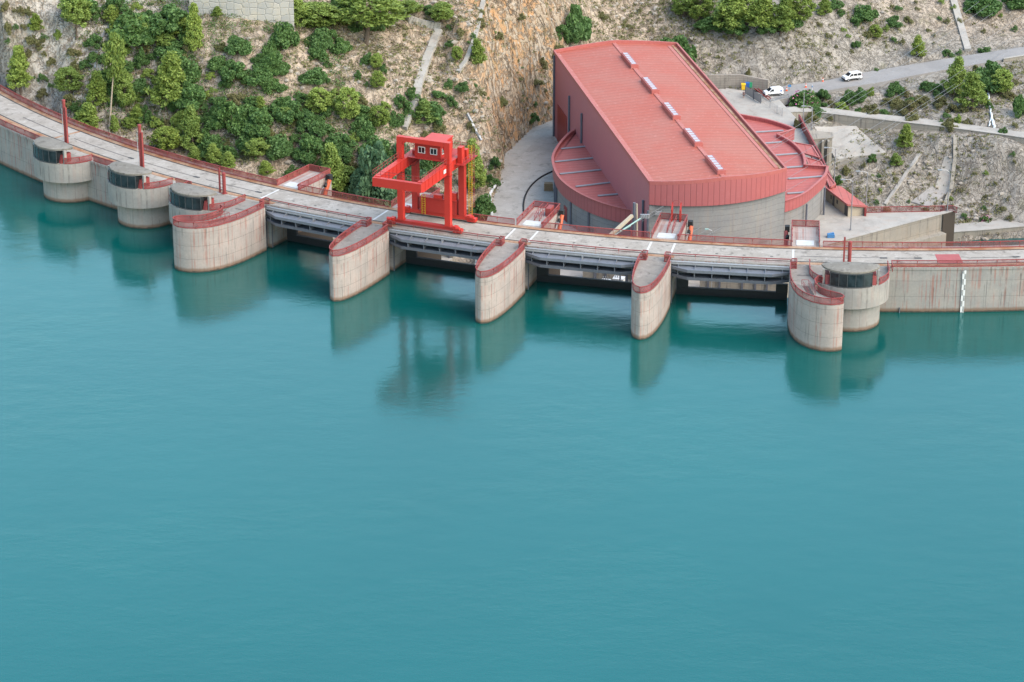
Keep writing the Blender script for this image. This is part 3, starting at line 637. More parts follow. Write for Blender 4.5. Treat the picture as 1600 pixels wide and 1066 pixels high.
# frames and little stairs on two of the downstream platforms
def plat_frame(s0, label, tall):
    root = thing('access_ladder', label, 'ladder', P(s0, 0, 0), s0/RD); OFF[root.name] = (0, 0, 0); mb = MB()
    for x in (-.2, .7):
        mb.tube([(x, 3.6, DZ), (x+.1, 6.0, DZ+1.1), (x+.1, 8.4, DZ+1.1)], .05, 5); mb.tube([(x, 3.6, DZ-.04), (x, 3.6, DZ+.9), (x+.1, 6.0, DZ+1.7), (x+.1, 8.4, DZ+1.7)], .05, 5)
        for k in range(5): mb.tube([(x+.05, 4+k, DZ-.04), (x+.05, 4+k, DZ+1.3)], .04, 5)
    mb.build('frame', M['railred'], root, True)
    if tall:
        for x in (-.3, 1.2):
            mb = MB(); mb.prism([(x-.12, 9.6), (x+.12, 9.6), (x+.12, 10.5), (x-.12, 10.5)], DZ-.04, [DZ+2.2, DZ+2.2, DZ+3.4, DZ+3.4]); mb.build('lifting_arm', M['crane2'], root, True)
        mb = MB(); mb.tube([(-.3, 10.3, DZ+3.3), (.1, 10.3, DZ+3.8), (.8, 10.3, DZ+3.8), (1.2, 10.3, DZ+3.3)], .05, 6); mb.build('hoop', M['railred'], root, True)
    else:
        mb = MB(); mb.box(1.0, 1.9, 6.4, 8.6, DZ-.04, DZ+1.5); mb.build('cabinet', M['railred'], root, True)
plat_frame(PS[2], 'red pipe ladder frame and cabinet on the platform right of the crane', False)
plat_frame(PS[3], 'red pipe frame with two upright arms on the platform before the grey hall', True)

# ------------------------------------------------------------------ bulkhead gates hung in the slots, and the spillway gates below them
def make_bulk():
    root = thing('bulkhead_gate', 'x', 'gate', (0, 0, 0), 0, 'grey ribbed steel bulkhead gates between the piers'); OFF[root.name] = (0, 0, 0); hw = 10.65
    mb = MB(); mb.box(-hw, hw, -9.0, -8.85, 5.3, 7.95); mb.build('skin_plate', M['steel'], root, True)
    mb = MB(); mb.tube([(-hw+.2, -9.05, 8.0), (hw-.2, -9.05, 8.0)], .16, 8); mb.box(-hw+.1, hw-.1, -9.4, -9.03, 7.62, 7.86); mb.build('top_pipe', M['galv'], root, True)
    for z, nm in ((7.27, 'upper_girder'), (5.93, 'lower_girder')):
        mb = MB(); d = [(-hw, 9.45), (-7.2, 11.35), (7.2, 11.35), (hw, 9.45)]
        mb.prism([(-hw, -9.01), (hw, -9.01)]+[(x, -r) for x, r in d[::-1]], z-.04, z+.04)
        for (x0, r0), (x1, r1) in zip(d[:-1], d[1:]): mb.beam((x0, -r0, z-.06), (x1, -r1, z-.06), .1, .5)
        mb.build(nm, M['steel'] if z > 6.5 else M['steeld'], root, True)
    for x in (-8.9, -6.0, -3.0, 0, 3.0, 6.0, 8.9):
        dd = 11.3 if abs(x) < 7.3 else 10.4
        mb = MB(); mb.add([(x+a, -r, z) for a in (-.05, .05) for r, z in ((9.02, 5.98), (dd, 5.98), (dd, 7.22), (9.02, 7.22))], [(0, 1, 2, 3), (7, 6, 5, 4), (0, 4, 5, 1), (1, 5, 6, 2), (2, 6, 7, 3), (3, 7, 4, 0)])
        mb.add([(x+a, -r, z) for a in (-.05, .05) for r, z in ((9.02, 7.32), (dd-.1, 7.32), (9.02, 7.75))], [(0, 1, 2), (5, 4, 3), (0, 3, 4, 1), (1, 4, 5, 2), (2, 5, 3, 0)])
        mb.build('rib', M['steel'], root, True, smooth=0)
    mb = MB(); mb.box(-.08, .08, -10.2, -10.05, 7.3, 8.1); mb.build('lifting_lug', M['galv'], root, True)
    for sx in (-1, 1):
        mb = MB()
        for z in (5.9, 7.2): mb.box(sx*(hw-.1), sx*(hw+.4), -9.7, -9.0, z-.2, z+.25)
        mb.build('roller', M['galv'], root, True)
    return root
def make_gate():
    root = thing('spillway_gate', 'x', 'gate', (0, 0, 0), 0, 'dark spillway gates at the waterline'); OFF[root.name] = (0, 0, 0)
    prof = [(4.1-.10*k*k*.35, 1.25-.55*k) for k in range(6)]
    mb = MB(); A = [(-9.62, -r, z) for r, z in prof]; B = [(9.62, -r, z) for r, z in prof]; mb.strip(A, B)
    mb.box(-9.62, 9.62, -4.0, -3.2, 1.0, 1.3); mb.build('skin_plate', M['gate'], root, True)
    for sx in (-1, 1):
        mb = MB(); mb.box(sx*7.6, sx*9.65, -4.0, -3.4, 1.32, 2.9); mb.build('end_plate', M['gate'], root, True)
    mb = MB(); mb.tube([(-9.6, -3.85, 1.36), (9.6, -3.85, 1.36)], .12, 6); mb.build('top_seal', M['steeld'], root, True)
    return root
bk = make_bulk(); gt = make_gate()
BL = ['leftmost grey ribbed steel bulkhead, between the broad left pier and the next', 'grey ribbed steel bulkhead under the front foot of the red crane', 'grey ribbed steel bulkhead just right of the crane, before the left annex', 'rightmost grey ribbed steel bulkhead, ending at the broad right pier']
GLb = ['dark steel gate at the waterline in the leftmost bay', 'dark steel gate at the waterline in the bay below the red crane', 'dark steel gate at the waterline with white equipment seen behind it', 'dark steel gate at the waterline in the rightmost bay']
for k in range(4):
    a = bk if k == 0 else copy_tree(bk); put(a, PS[k]+12.25); a['label'] = BL[k]
    a = gt if k == 0 else copy_tree(gt); put(a, PS[k]+12.25); a['label'] = GLb[k]
    railing(arcs(PS[k]+2.5, PS[k+1]-2.5, 8.6, DZ), ['low red railing along the crest above the leftmost grey bulkhead', 'low red railing along the crest at the front foot of the crane', 'low red railing along the crest above the bulkhead right of the crane', 'low red railing along the crest above the rightmost bulkhead'][k], step=4.2, h=.95, mat='meshl')

# ------------------------------------------------------------------ cabin towers
def make_tower(label, r0u, r0l, wallr, hide=False):
    root = thing('intake_tower', label, 'tower', (0, 0, 0), 0, 'round intake towers with glazed cabins'); OFF[root.name] = (0, 0, 0)
    def half(Rr, c, n=28): return [(Rr*math.sin(a), c+Rr*math.cos(a)) for a in np.linspace(-math.pi/2, math.pi/2, n)]
    lo = half(5.4, r0l); up = half(6.8, r0u)
    poly = lambda pts: [(x, -r) for x, r in pts]
    mb = MB(); mb.prism(poly([(-5.4, wallr-1.5)]+lo+[(5.4, wallr-1.5)]), -12, 4.5, bottom=False); mb.build('lower_drum', M['tower'], root, True)
    mb = MB(); mb.prism(poly([(-6.8, wallr-1.2)]+up+[(6.8, wallr-1.2)]), 4.5, DZ-.12); mb.build('upper_drum', M['tower'], root, True)
    mb = MB(); mb.prism(poly([(-6.6, wallr-.2)]+half(6.6, r0u)+[(6.6, wallr-.2)]), DZ-.118, DZ-.02); mb.build('balcony_floor', M['piertop'], root, True)
    # glazed cabin: an arc of panes under a lens shaped roof
    arcp = lambda Rr, x: r0u+math.sqrt(Rr*Rr-x*x)
    xs = np.linspace(-3.5, 3.5, 15)
    g = [(x, arcp(6.62, x)) for x in xs]
    mb = MB(); mb.prism(poly([(-3.5, r0u+3.2)]+g+[(3.5, r0u+3.2)]), DZ-.02, 10.75); mb.build('glazing', M['glass'], root, True)
    mb = MB()
    for x in np.linspace(-3.5, 3.5, 6):
        r = arcp(6.66, x); mb.box(x-.05, x+.05, -r-.03, -r+.05, DZ, 10.74)
    fr_ = [(x, arcp(6.68, x)) for x in xs]
    for z in (DZ+.03, 10.66):
        for (x0, r0), (x1, r1) in zip(fr_[:-1], fr_[1:]): mb.beam((x0, -r0, z), (x1, -r1, z), .08, .12)
    mb.build('mullion', M['frame'], root, True)
    top = [(x, r0u+2.9+3.72*math.sqrt(max(0, 1-(x/4.9)**2))**1.15) for x in np.linspace(-4.9, 4.9, 25)]; bk_ = [(x, r0u+2.6-.9*math.sqrt(max(0, 1-(x/4.7)**2))) for x in np.linspace(4.6, -4.6, 13)]
    mb = MB(); mb.prism(poly(top+bk_), 10.75, 11.05, top=False); n = len(top+bk_); cz = [(x*.93, -(r0u+3.9+(r-r0u-3.9)*.92)) for x, r in top+bk_]
    vs = [(x, -r, 11.05) for x, r in top+bk_]+[(x, y, 11.15) for x, y in cz]+[(x*.55, -(r0u+3.9)+(y+r0u+3.9)*.5, 11.22) for x, y in cz]
    fs = [(i, (i+1) % n, n+(i+1) % n, n+i) for i in range(n)]+[(n+i, n+(i+1) % n, 2*n+(i+1) % n, 2*n+i) for i in range(n)]+[list(range(2*n, 3*n))]
    mb.add(vs, fs); mb.build('cabin_roof', M['rooftop'], root, True)
    for sx in (-1, 1):
        mb = MB(); mb.box(sx*4.35, sx*4.75, -(r0u+4.7), -(r0u+4.15), DZ-.1, 10.8); mb.build('pillar', M['tower'], root, True)
        mb = MB(); mb.add([(sx*x, -(r0u+r), z) for x in (3.55, 4.25) for r, z in ((2.8, DZ), (5.15, DZ), (4.7, DZ+1.5), (2.8, DZ+1.7))], [(0, 1, 2, 3), (7, 6, 5, 4), (0, 4, 5, 1), (1, 5, 6, 2), (2, 6, 7, 3), (3, 7, 4, 0)]); mb.build('side_hood', M['railred'], root, True)
    mb = MB(); mb.box(-3.45, 3.45, -(r0u+3.3), -(r0u+3.2), DZ-.02, 10.75); mb.build('back_wall', M['tower'], root, True)
    for sx in (-1, 1):
        a0 = math.asin(4.75/6.7); pth = [(sx*6.68*math.sin(a), -(r0u+6.68*math.cos(a)), DZ-.03) for a in np.linspace(a0, math.pi/2, 8)]+[(sx*6.6, -wallr+.1, DZ-.03)]
        railing(pth, parent=root, local=True)
    return root
TW = []
for i, (s0, ru, rl, wr, lab) in enumerate(((-162.6, 10.2, 10.0, 9.9, 'round concrete tower with glazed cabin, nearest the left edge of the picture'), (-142.2, 10.3, 10.1, 9.7, 'round concrete tower with glazed cabin, second from the left edge'), (-126.0, 12.2, 12.0, 9.2, 'round concrete tower with glazed cabin, tucked behind the broad left pier'), (-12.3, 12.2, 12.6, 8.7, 'round concrete tower with glazed cabin facing front, right of the last bay'))):
    put(make_tower(lab, ru, rl, wr), s0)
# hoist masts behind the cabins
def mast(s, r, h, label, tall):
    root = thing('hoist_mast', label, 'mast', P(s, r, DZ), s/RD, 'red masts behind the tower cabins')
    OFF[root.name] = (0, 0, 0); mb = MB(); mb.tube([(0, 0, 0), (0, 0, h)], .3 if tall else .33, 10); mb.lathe([(.36, h-.1), (.36, h+.15), (.05, h+.3)]); mb.lathe([(.55, 0), (.55, .12)]); mb.build('column', M['railred'], root, True)
    x = .62 if tall else -.95
    mb = MB(); mb.beam((x, -.1, 0), (x, -.1, h*(.86 if tall else 1.25)), .34 if tall else .2, .3); mb.build('guide_rail', M['railred'], root, True)
    mb = MB()
    for k in range(int(h*1.6)): mb.tube([(min(0, x), -.1, .5+k*.6), (max(0, x), -.1, .5+k*.6)], .035, 5)
    mb.build('rungs', M['railred'], root, True)
    if tall: mb = MB(); mb.tube([(-.75, 0, .1), (-.75, 0, h*.8)], .05, 6); mb.build('conduit', M['white'], root, True)
mast(-167.6, 7.0, 8.4, 'tall red mast with white conduit behind the tower nearest the left edge', True)
mast(-146.0, 7.2, 8.4, 'tall red mast with white conduit behind the second tower from the left', True)
mast(-124.9, 8.4, 3.8, 'short red ladder mast behind the tower next to the broad left pier', False)
mast(-12.1, 7.8, 4.0, 'short red ladder mast behind the right cabin tower', False)
# staff gauge on the right wall
root = thing('staff_gauge', 'black and white water level gauge board on the rust streaked right wall', 'gauge', P(6.7, 8.86, 0), 6.7/RD); OFF[root.name] = (0, 0, 0)
mb = MB(); mb.box(-.32, .32, -.06, .02, .05, 7.7); mb.build('board', M['white'], root, True)
mb = MB()
for k in range(38):
    z = .2+k*.2; sx = 1 if (k//5) % 2 == 0 else -1
    mb.box(sx*.02, sx*.30, -.075, -.06, z, z+.1)
mb.build('graduation', M['black'], root, True)
mb = MB(); mb.tube([P(-3.6, 8.9, -.5), P(-3.6, 8.9, .95)], .11, 8); tag(mb.build('pipe_outlet', M['pipe']), 'short dark pipe standing on the foot of the right wall beside the cabin tower', 'pipe')
#==PART3==
# ------------------------------------------------------------------ gantry crane (local frame on the crest)
def py(u, v, y):
    d = ray(u, v); t = y/d[1]; return d*t+np.array([0, 0, H])
cr = thing('gantry_crane', 'bright red gantry crane with white windowed cabin standing on the dam crest', 'crane', P(-84.85, 0, 0), -84.85/RD); OFF[cr.name] = (0, 0, 0)
def cb(name, mat, *boxes):
    mb = MB()
    for b in boxes: mb.box(*b)
    return mb.build(name, M[mat], cr, True)
LX = 4.55
for sx in (-1, 1):
    mb = MB(); mb.box(sx*LX-.52, sx*LX+.52, -7.55, -6.6, 9.45, 24.9); mb.build('front_leg', M['crane'], cr, True)
    mb = MB(); x0, x1 = sx*LX-.55, sx*LX+.55
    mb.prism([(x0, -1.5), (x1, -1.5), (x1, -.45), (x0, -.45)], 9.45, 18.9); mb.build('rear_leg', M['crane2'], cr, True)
    mb = MB(); mb.box(sx*4.1-.4, sx*4.1+.4, -17.6, 1.8, 19.1, 20.82); mb.box(sx*4.1-.52, sx*4.1+.52, -17.62, 1.9, 20.82, 20.9); mb.box(sx*4.1-.52, sx*4.1+.52, -17.6, 1.9, 19.02, 19.1)
    for k in range(9): y = -16.5+k*1.5; mb.box(sx*4.1-.46, sx*4.1+.46, y-.03, y+.03, 19.11, 20.81)
    mb.build('main_girder', M['crane'], cr, True)
cb('portal_beam', 'crane', (-LX+.52, LX-.52, -7.5, -6.65, 24.05, 24.88)); 
mb = MB()
for sx in (-1, 1): mb.add([(sx*(LX-.62), y, z) if k == 0 else (sx*(LX-1.3), y, 24.1) for y in (-7.5, -6.7) for k, z in ((0, 23.5), (0, 24.1), (1, 0))], [(0, 1, 2), (5, 4, 3), (0, 2, 5, 3), (1, 4, 5, 2), (0, 3, 4, 1)])
mb.build('portal_gusset', M['crane'], cr, True, smooth=0)
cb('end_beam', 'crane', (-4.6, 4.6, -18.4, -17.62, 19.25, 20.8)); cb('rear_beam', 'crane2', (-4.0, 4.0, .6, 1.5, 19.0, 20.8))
for r, nm in ((7.1, 'front_sill'), (.98, 'rear_sill')):
    mb = MB(); mb.box(-6.6, 6.6, -r-.45, -r+.45, 8.75, 9.45); mb.build(nm, M['crane2'] if r > 5 else M['crane'], cr, True)
    for sx in (-1, 1):
        mb = MB(); mb.box(sx*5.6, sx*7.2, -r-.5, -r+.5, 8.55, 9.2); mb.box(sx*5.7, sx*6.4, -r-.75, -r+.2, 9.2, 9.75); mb.tube([(sx*6.3, -r-.7, 9.5), (sx*7.0, -r-.7, 9.5)], .3, 8); b_ = mb.build('bogie', M['crane'], cr, True)
        for dx in (5.9, 6.8):
            mb = MB(); mb.tube([(sx*dx, -r-.2, 8.72), (sx*dx, -r+.2, 8.72)], .36, 12); mb.build('wheel', M['rail'], b_, True)
cb('platform', 'crane2', (-3.64, 3.64, -6.35, .55, 20.84, 20.94)); cb('side_walkway', 'crane2', (4.72, 6.3, -4.4, 1.9, 19.9, 20.0))
# cabin and winch house
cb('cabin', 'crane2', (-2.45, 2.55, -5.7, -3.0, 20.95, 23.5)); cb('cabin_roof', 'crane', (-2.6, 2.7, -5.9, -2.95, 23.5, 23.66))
cb('winch_house', 'crane', (-1.9, 2.0, -2.94, .6, 20.95, 23.3)); cb('winch_house_roof', 'crane', (-2.05, 2.15, -2.93, .75, 23.3, 23.45))
for x in (-1.75, .55):
    f = cb('window', 'wframe', (x, x+1.35, -5.78, -5.71, 21.75, 22.95)); mb = MB(); mb.box(x+.12, x+.62, -5.80, -5.775, 21.87, 22.83); mb.box(x+.73, x+1.23, -5.80, -5.775, 21.87, 22.83); mb.build('pane', M['glass'], f, True)
f = cb('window', 'wframe', (2.56, 2.62, -5.2, -4.1, 21.75, 22.95)); mb = MB(); mb.box(2.615, 2.64, -5.08, -4.7, 21.87, 22.83); mb.box(2.615, 2.64, -4.6, -4.22, 21.87, 22.83); mb.build('pane', M['glass'], f, True)
cb('cabinet', 'crane', (4.75, 5.6, -3.5, -2.3, 20.0, 22.9), (4.85, 5.5, -1.2, -.2, 20.0, 21.8)); cb('electric_box', 'crane2', (3.1, 3.6, -6.2, -5.2, 20.95, 21.5), (-3.5, -2.7, -4.5, -2.0, 20.95, 21.6))
mb = MB()
def crail(pth, z):
    for h in (.55, 1.1): mb.tube([(x, y, z+h) for x, y in pth], .04, 5)
    for (x0, y0), (x1, y1) in zip(pth[:-1], pth[1:]):
        n = max(1, round(math.hypot(x1-x0, y1-y0)/1.6))
        for k in range(n+1): x = x0+(x1-x0)*k/n; y = y0+(y1-y0)*k/n; mb.tube([(x, y, z), (x, y, z+1.1)], .04, 5)
crail([(-4.6, -7.8), (-4.6, -18.3), (4.6, -18.3), (4.6, -7.8)], 20.98); crail([(-4.6, -6.3), (-4.6, 1.7), (4.6, 1.7)], 20.98); crail([(6.25, -4.3), (6.25, 1.8), (4.8, 1.8)], 20.0)
mb.build('railing', M['railred'], cr, True)
def ladder(name, x, y, z0, z1, w, mat, cage=False):
    mb = MB()
    for q in (-w/2, w/2): mb.beam((x+q, y, z0), (x+q, y, z1), .12, .09)
    for k in range(int((z1-z0)/.42)): mb.tube([(x-w/2, y, z0+.3+k*.42), (x+w/2, y, z0+.3+k*.42)], .05, 5)
    o = mb.build(name, M[mat], cr, True)
    if cage:
        mb = MB(); n = int((z1-z0-2.5)/1.1)
        for k in range(n): z = z0+2.4+k*1.1; mb.tube([(x+w/2, y, z), (x+w/2+.35, y+.4, z), (x+.2, y+.8, z), (x-w/2, y+.5, z)], .035, 5)
        for q, p in ((w/2+.35, .4), (.2, .8)): mb.tube([(x+q, y+p, z0+2.4), (x+q, y+p, z1)], .035, 5)
        mb.build('safety_cage', M['railred'], o, True)
for sx in (-1, 1):
    mb = MB(); mb.box(sx*LX-.6, sx*LX+.6, -7.63, -6.52, 18.8, 18.98); mb.box(sx*LX-.58, sx*LX+.58, -7.61, -6.54, 20.95, 21.05); mb.box(sx*LX-.62, sx*LX+.62, -7.65, -6.5, 9.4, 9.6); mb.build('flange_plate', M['crane2'], cr, True)
mb = MB()
for k in range(4): mb.tube([(-3.9, -17.2+k*4.2, 18.7), (-3.9, -15.2+k*4.2, 18.2), (-3.9, -13.0+k*4.2, 18.7)], .04, 5)
mb.build('festoon_cable', M['black'], cr, True)
ladder('ladder', 5.75, -.2, 8.5, 22.4, .6, 'yellow', True); ladder('short_ladder', -2.7, -1.75, 8.9, 12.6, .6, 'yellow')
cb('lifting_beam', 'crane2', (-3.4, 3.6, -1.7, -.4, 9.45, 12.0)); cb('lifting_beam_cap', 'crane2', (-3.5, 3.7, -1.8, -.3, 12.0, 12.15)); cb('resistor_box', 'crane', (1.2, 3.5, -1.5, -.5, 12.15, 13.5), (-.9, .7, -1.4, -.6, 12.15, 12.7))
mb = MB(); mb.box(-2.6, 2.6, -3.6, -1.6, 20.1, 20.6); mb.build('trolley', M['galv'], cr, True)
mb = MB()
for x in (-.3, .3): mb.tube([(x, -2.6, 17.4), (x, -2.6, 20.2)], .04, 5)
mb.box(-.5, .5, -2.9, -2.3, 16.5, 17.4); mb.build('hook_block', M['crane2'], cr, True)
mb = MB(); mb.box(4.552, 4.57, -8.9, -7.9, 19.6, 20.3); mb.build('rating_plate', M['white'], cr, True)

# ------------------------------------------------------------------ red roofed hall
A_, B_, C_, D_ = [np.array(p) for p in ((9.0, 585.4), (25.6, 500.4), (51.7, 508.1), (35.5, 591.1))]
RZ = 6.3; ax = (B_-A_)/np.linalg.norm(B_-A_)
hall = thing('power_hall', 'huge red roofed industrial hall with bowed grey concrete front and five ridge skylights', 'hall', (30, 545, YZ))
def bow(p0, p1, sag, n=28, out=None):
    d = p1-p0; nrm = np.array([d[1], -d[0]])/np.linalg.norm(d)
    if out is not None and nrm@out < 0: nrm = -nrm
    return [p0+d*t+nrm*sag*4*t*(1-t) for t in np.linspace(0, 1, n)]
front = bow(B_, C_, 3.9, 28, np.array([0, -1])); backl = bow(A_, D_, 1.6, 28, np.array([0, 1]))
mb = MB(); n = 28
vs = []; fs = []; uv = []
for j in range(25):
    t_ = j/24
    for i in range(n):
        p = backl[i]*(1-t_)+front[i]*t_; z = RZ+.9*(1-abs(2*i/(n-1)-1)); vs.append((p[0], p[1], z))
for j in range(24):
    for i in range(n-1): fs.append((j*n+i, j*n+i+1, (j+1)*n+i+1, (j+1)*n+i))
L2 = lambda k: (float(np.dot(np.array(vs[k][:2])-A_, ax)), float(np.dot(np.array(vs[k][:2])-A_, (-ax[1], ax[0]))))
mb.add(vs, fs, [[L2(k) for k in f] for f in fs]); mb.build('roof', M['roofred'], hall)
ridge = [backl[13]*.5+backl[14]*.5, front[13]*.5+front[14]*.5]
mb = MB(); mb.beam((*ridge[0], RZ+.95), (*ridge[1], RZ+.95), .8, .12); mb.build('ridge_cap', M['scuff'], hall)
def wallseg(name, pts, z0, z1, mat, par, thick=None):
    mb = MB(); Aa = [(p[0], p[1], z0) for p in pts]; Bb = [(p[0], p[1], z1) for p in pts]; mb.strip(Aa, Bb)
    return mb.build(name, M[mat], par)
inset = lambda pts, c, d: [p+(np.array(c)-p)/np.linalg.norm(np.array(c)-p)*d for p in pts]
wallseg('side_wall', [A_, B_], YZ, RZ+.1, 'clad', hall); wallseg('side_wall', [C_, D_], YZ, RZ+.1, 'clad', hall); wallseg('end_wall', backl, YZ, RZ+.1, 'clad', hall)
fi = inset(front, (38, 520), .5); fi[0] = B_+np.array([.02, .02]); fi[-1] = C_+np.array([-.02, .02])
wallseg('front_wall', fi, YZ, 2.6, 'hallwall', hall)
mb = MB(); fo = inset(front, (38, 520), -.15)
mb.strip([(p[0], p[1], 2.3) for p in fo], [(p[0], p[1], RZ+.35+.9*(1-abs(2*i/(len(fo)-1)-1))) for i, p in enumerate(fo)]); mb.strip([(p[0], p[1], 2.3) for p in fi], [(p[0], p[1], 2.3) for p in fo]); mb.build('front_fascia', M['fascia'], hall)
mb = MB()
for a, b in ((A_, B_), (D_, C_)): mb.beam((*a, RZ+.3), (*b, RZ+.3), .35, .6)
for pl in (front, backl):
    rz_ = [RZ+.3+.9*(1-abs(2*i/(len(pl)-1)-1)) for i in range(len(pl))]
    for a, b, za, zb in zip(pl[:-1], pl[1:], rz_[:-1], rz_[1:]): mb.beam((*a, za), (*b, zb), .35, .7)
mb.build('parapet', M['trim'], hall)
in_ = np.array([-ax[1], ax[0]])*(-1 if np.dot((-ax[1], ax[0]), C_-D_) > 0 else 1)
mb = MB(); q0, q1 = D_+np.array([-.9, -.6]), C_+np.array([-.9, .6]); mb.beam((*q0, RZ+.14), (*q1, RZ+.14), .5, .1); mb.build('gutter', M['rusty'], hall)
mb = MB(); q0, q1 = A_+np.array([.75, -.4]), B_+np.array([.75, .4]); mb.beam((*q0, RZ+.1), (*q1, RZ+.1), .7, .12); q0, q1 = D_+np.array([-1.7, -1]), C_+np.array([-1.7, 1.2]); mb.beam((*q0, RZ+.16), (*q1, RZ+.16), .7, .12); mb.build('eave_flashing', M['scuff'], hall)
ud = (ridge[1]-ridge[0])/np.linalg.norm(ridge[1]-ridge[0]); un = np.array([-ud[1], ud[0]])
for (u, v) in ((974, 95), (1006, 134), (1039, 174), (1073, 215), (1108, 258)):
    c = unp(u, v, 7.6)[:2]; c = ridge[0]+ud*np.dot(c-ridge[0], ud)
    fr = lambda x, y, z, c=c: (c[0]+ud[0]*x+un[0]*y, c[1]+ud[1]*x+un[1]*y, z)
    mb = MB(); mb.box(-4.6, 4.6, -.8, .8, RZ+.7, RZ+1.7, fr); s_ = mb.build('skylight', M['trim'], hall)
    mb = MB()
    for k in range(6): mb.box(-4.2+k*1.42, -3.0+k*1.42, -.48, .48, RZ+1.71, RZ+1.75, fr)
    mb.build('pane', M['skypane'], s_)
    mb = MB()
    for k in range(7): mb.box(-4.42+k*1.42, -4.25+k*1.42, -.5, .5, RZ+1.705, RZ+1.78, fr)
    mb.beam(fr(-4.4, -.55, RZ+1.74), fr(4.4, -.55, RZ+1.74), .1, .1); mb.beam(fr(-4.4, .55, RZ+1.74), fr(4.4, .55, RZ+1.74), .1, .1); mb.build('skylight_frame', M['scuff'], s_)
wn = np.array([ax[1], -ax[0]]); wn = wn if wn[0] < 0 else -wn
def onwall(t, off, z): p = A_+(B_-A_)*t+wn*off; return (p[0], p[1], z)
mb = MB(); mb.add([onwall(t, o, z) for t in (.05, .155) for o in (.02, .12) for z in (YZ, YZ+8.2)], [(0, 1, 3, 2), (4, 6, 7, 5), (0, 4, 5, 1), (2, 3, 7, 6), (1, 5, 7, 3)]); mb.build('gate_door', M['doorred'], hall, smooth=0)
for t in (.012, .19, .33, .955): mb = MB(); mb.tube([onwall(t, .22, YZ), onwall(t, .22, RZ-(.3 if t < .02 else 4.5))], .24, 8); mb.build('downpipe', M['pipe'], hall)
mb = MB(); p = B_+np.array([-.2, -.35]); mb.tube([(p[0], p[1], YZ), (p[0], p[1], 1.2)], .24, 8); mb.build('downpipe', M['pipe'], hall)
mb = MB(); p = front[1]; mb.box(p[0], p[0]+1.2, p[1]-.9, p[1]-.3, .6, 1.2); mb.build('floodlight', M['galv'], hall)

def annex(name, label, pts, wallpts, gut, fz=(-6.9, -3.9), gutz=-4.45):
    root = thing(name, label, 'annex', (pts[len(pts)//2][0], pts[len(pts)//2][1], YZ))
    out = [np.array(p) for p in pts]
    poly = [tuple(p) for p in out]+[tuple(p) for p in wallpts]
    mb = MB(); vs = [(x, y, -4.6) for x, y in poly]; mb.add(vs, [list(range(len(vs)))], [[L2xy(x, y) for x, y in poly]]); mb.build('roof', M['roofred2'], root, smooth=0)
    cx, cy = np.mean(out, axis=0)+np.array([(1 if name == 'left' else 0), 0]); ins = inset(out, np.mean(wallpts, axis=0), .35)
    mb = MB(); mb.strip([(p[0], p[1], fz[0]) for p in out], [(p[0], p[1], fz[1]) for p in out]); mb.strip([(p[0], p[1], fz[0]) for p in ins], [(p[0], p[1], fz[1]) for p in ins]); mb.strip([(p[0], p[1], fz[1]) for p in ins], [(p[0], p[1], fz[1]) for p in out]); mb.strip([(p[0], p[1], fz[0]) for p in ins], [(p[0], p[1], fz[0]) for p in out]); mb.build('fascia', M['fascia'], root)
    mb = MB()
    for a, b in zip(out[:-1], out[1:]): mb.beam((*a, fz[1]+.06), (*b, fz[1]+.06), .5, .12)
    mb.build('parapet_cap', M['trim'], root)
    wallseg('wall', ins, YZ, fz[0]+.1, 'hallwall', root)
    for a, b in gut:
        p, q = unp(*a, gutz), unp(*b, gutz); mb = MB(); mb.beam(p, q, .55, .16); mb.build('gutter', M['gutter'], root)
    return root, ins
def L2xy(x, y): return (float(np.dot(np.array((x, y))-A_, ax)), float(np.dot(np.array((x, y))-A_, (-ax[1], ax[0]))))
def smoothpl(pts, n=5):
    pts = [np.array(p, float) for p in pts]; o = []
    for i in range(len(pts)-1):
        p0, p1, p2, p3 = pts[max(i-1, 0)], pts[i], pts[i+1], pts[min(i+2, len(pts)-1)]
        for k in range(n): t = k/n; o.append(.5*((2*p1)+(-p0+p2)*t+(2*p0-5*p1+4*p2-p3)*t*t+(-p0+3*p1-3*p2+p3)*t**3))
    return o+[pts[-1]]
c4 = lambda x, y: (840+x/3.046, 50+y/3.046)
c5 = lambda x, y: (1120+x/4.442, 120+y/4.442)
la = smoothpl([(13.6, 564.8), (11.6, 561), (9.2, 552.4), (8.2, 544.3), (9.5, 533.3), (13.1, 524.5), (17.9, 518.2), (22.9, 514.4)])
axl, insl = annex('hall_annex', 'low half round annex with red ribbed roof on the left side of the hall', la, [(22.95, 514.5), (13.2, 564.5)], [(c4(112, 556), c4(264, 541)), (c4(82, 618), c4(300, 596)), (c4(106, 676), c4(345, 651)), (c4(182, 736), c4(390, 711)), (c4(287, 780), c4(432, 767))])
i_ = int(len(insl)*.60)
def wallitem(par, pts, i0, i1, z0, z1, mat, name, off=.06):
    mb = MB(); c = np.mean(pts, axis=0); q = inset(pts[i0:i1+1], (24, 545), -off); mb.strip([(p[0], p[1], z0) for p in q], [(p[0], p[1], z1) for p in q])
    mb.strip([(p[0], p[1], z1) for p in pts[i0:i1+1]], [(p[0], p[1], z1) for p in q]); return mb.build(name, M[mat], par)
j = int(np.argmin([abs(p[0]-10.4)+abs(p[1]-531) for p in insl])); wallitem(axl, insl, j, j+1, YZ, YZ+3.1, 'doorred', 'door')
for y_ in (541, 537, 528.5, 521.5):
    p = min(insl, key=lambda q: abs(q[1]-y_) + (0 if q[0] < 20 else 99)); d = (p-np.array([24, 545])); d /= np.linalg.norm(d); mb = MB(); mb.tube([(*(p+d*.2), YZ), (*(p+d*.2), -6.9)], .2, 8); mb.build('downpipe', M['pipe'], axl)
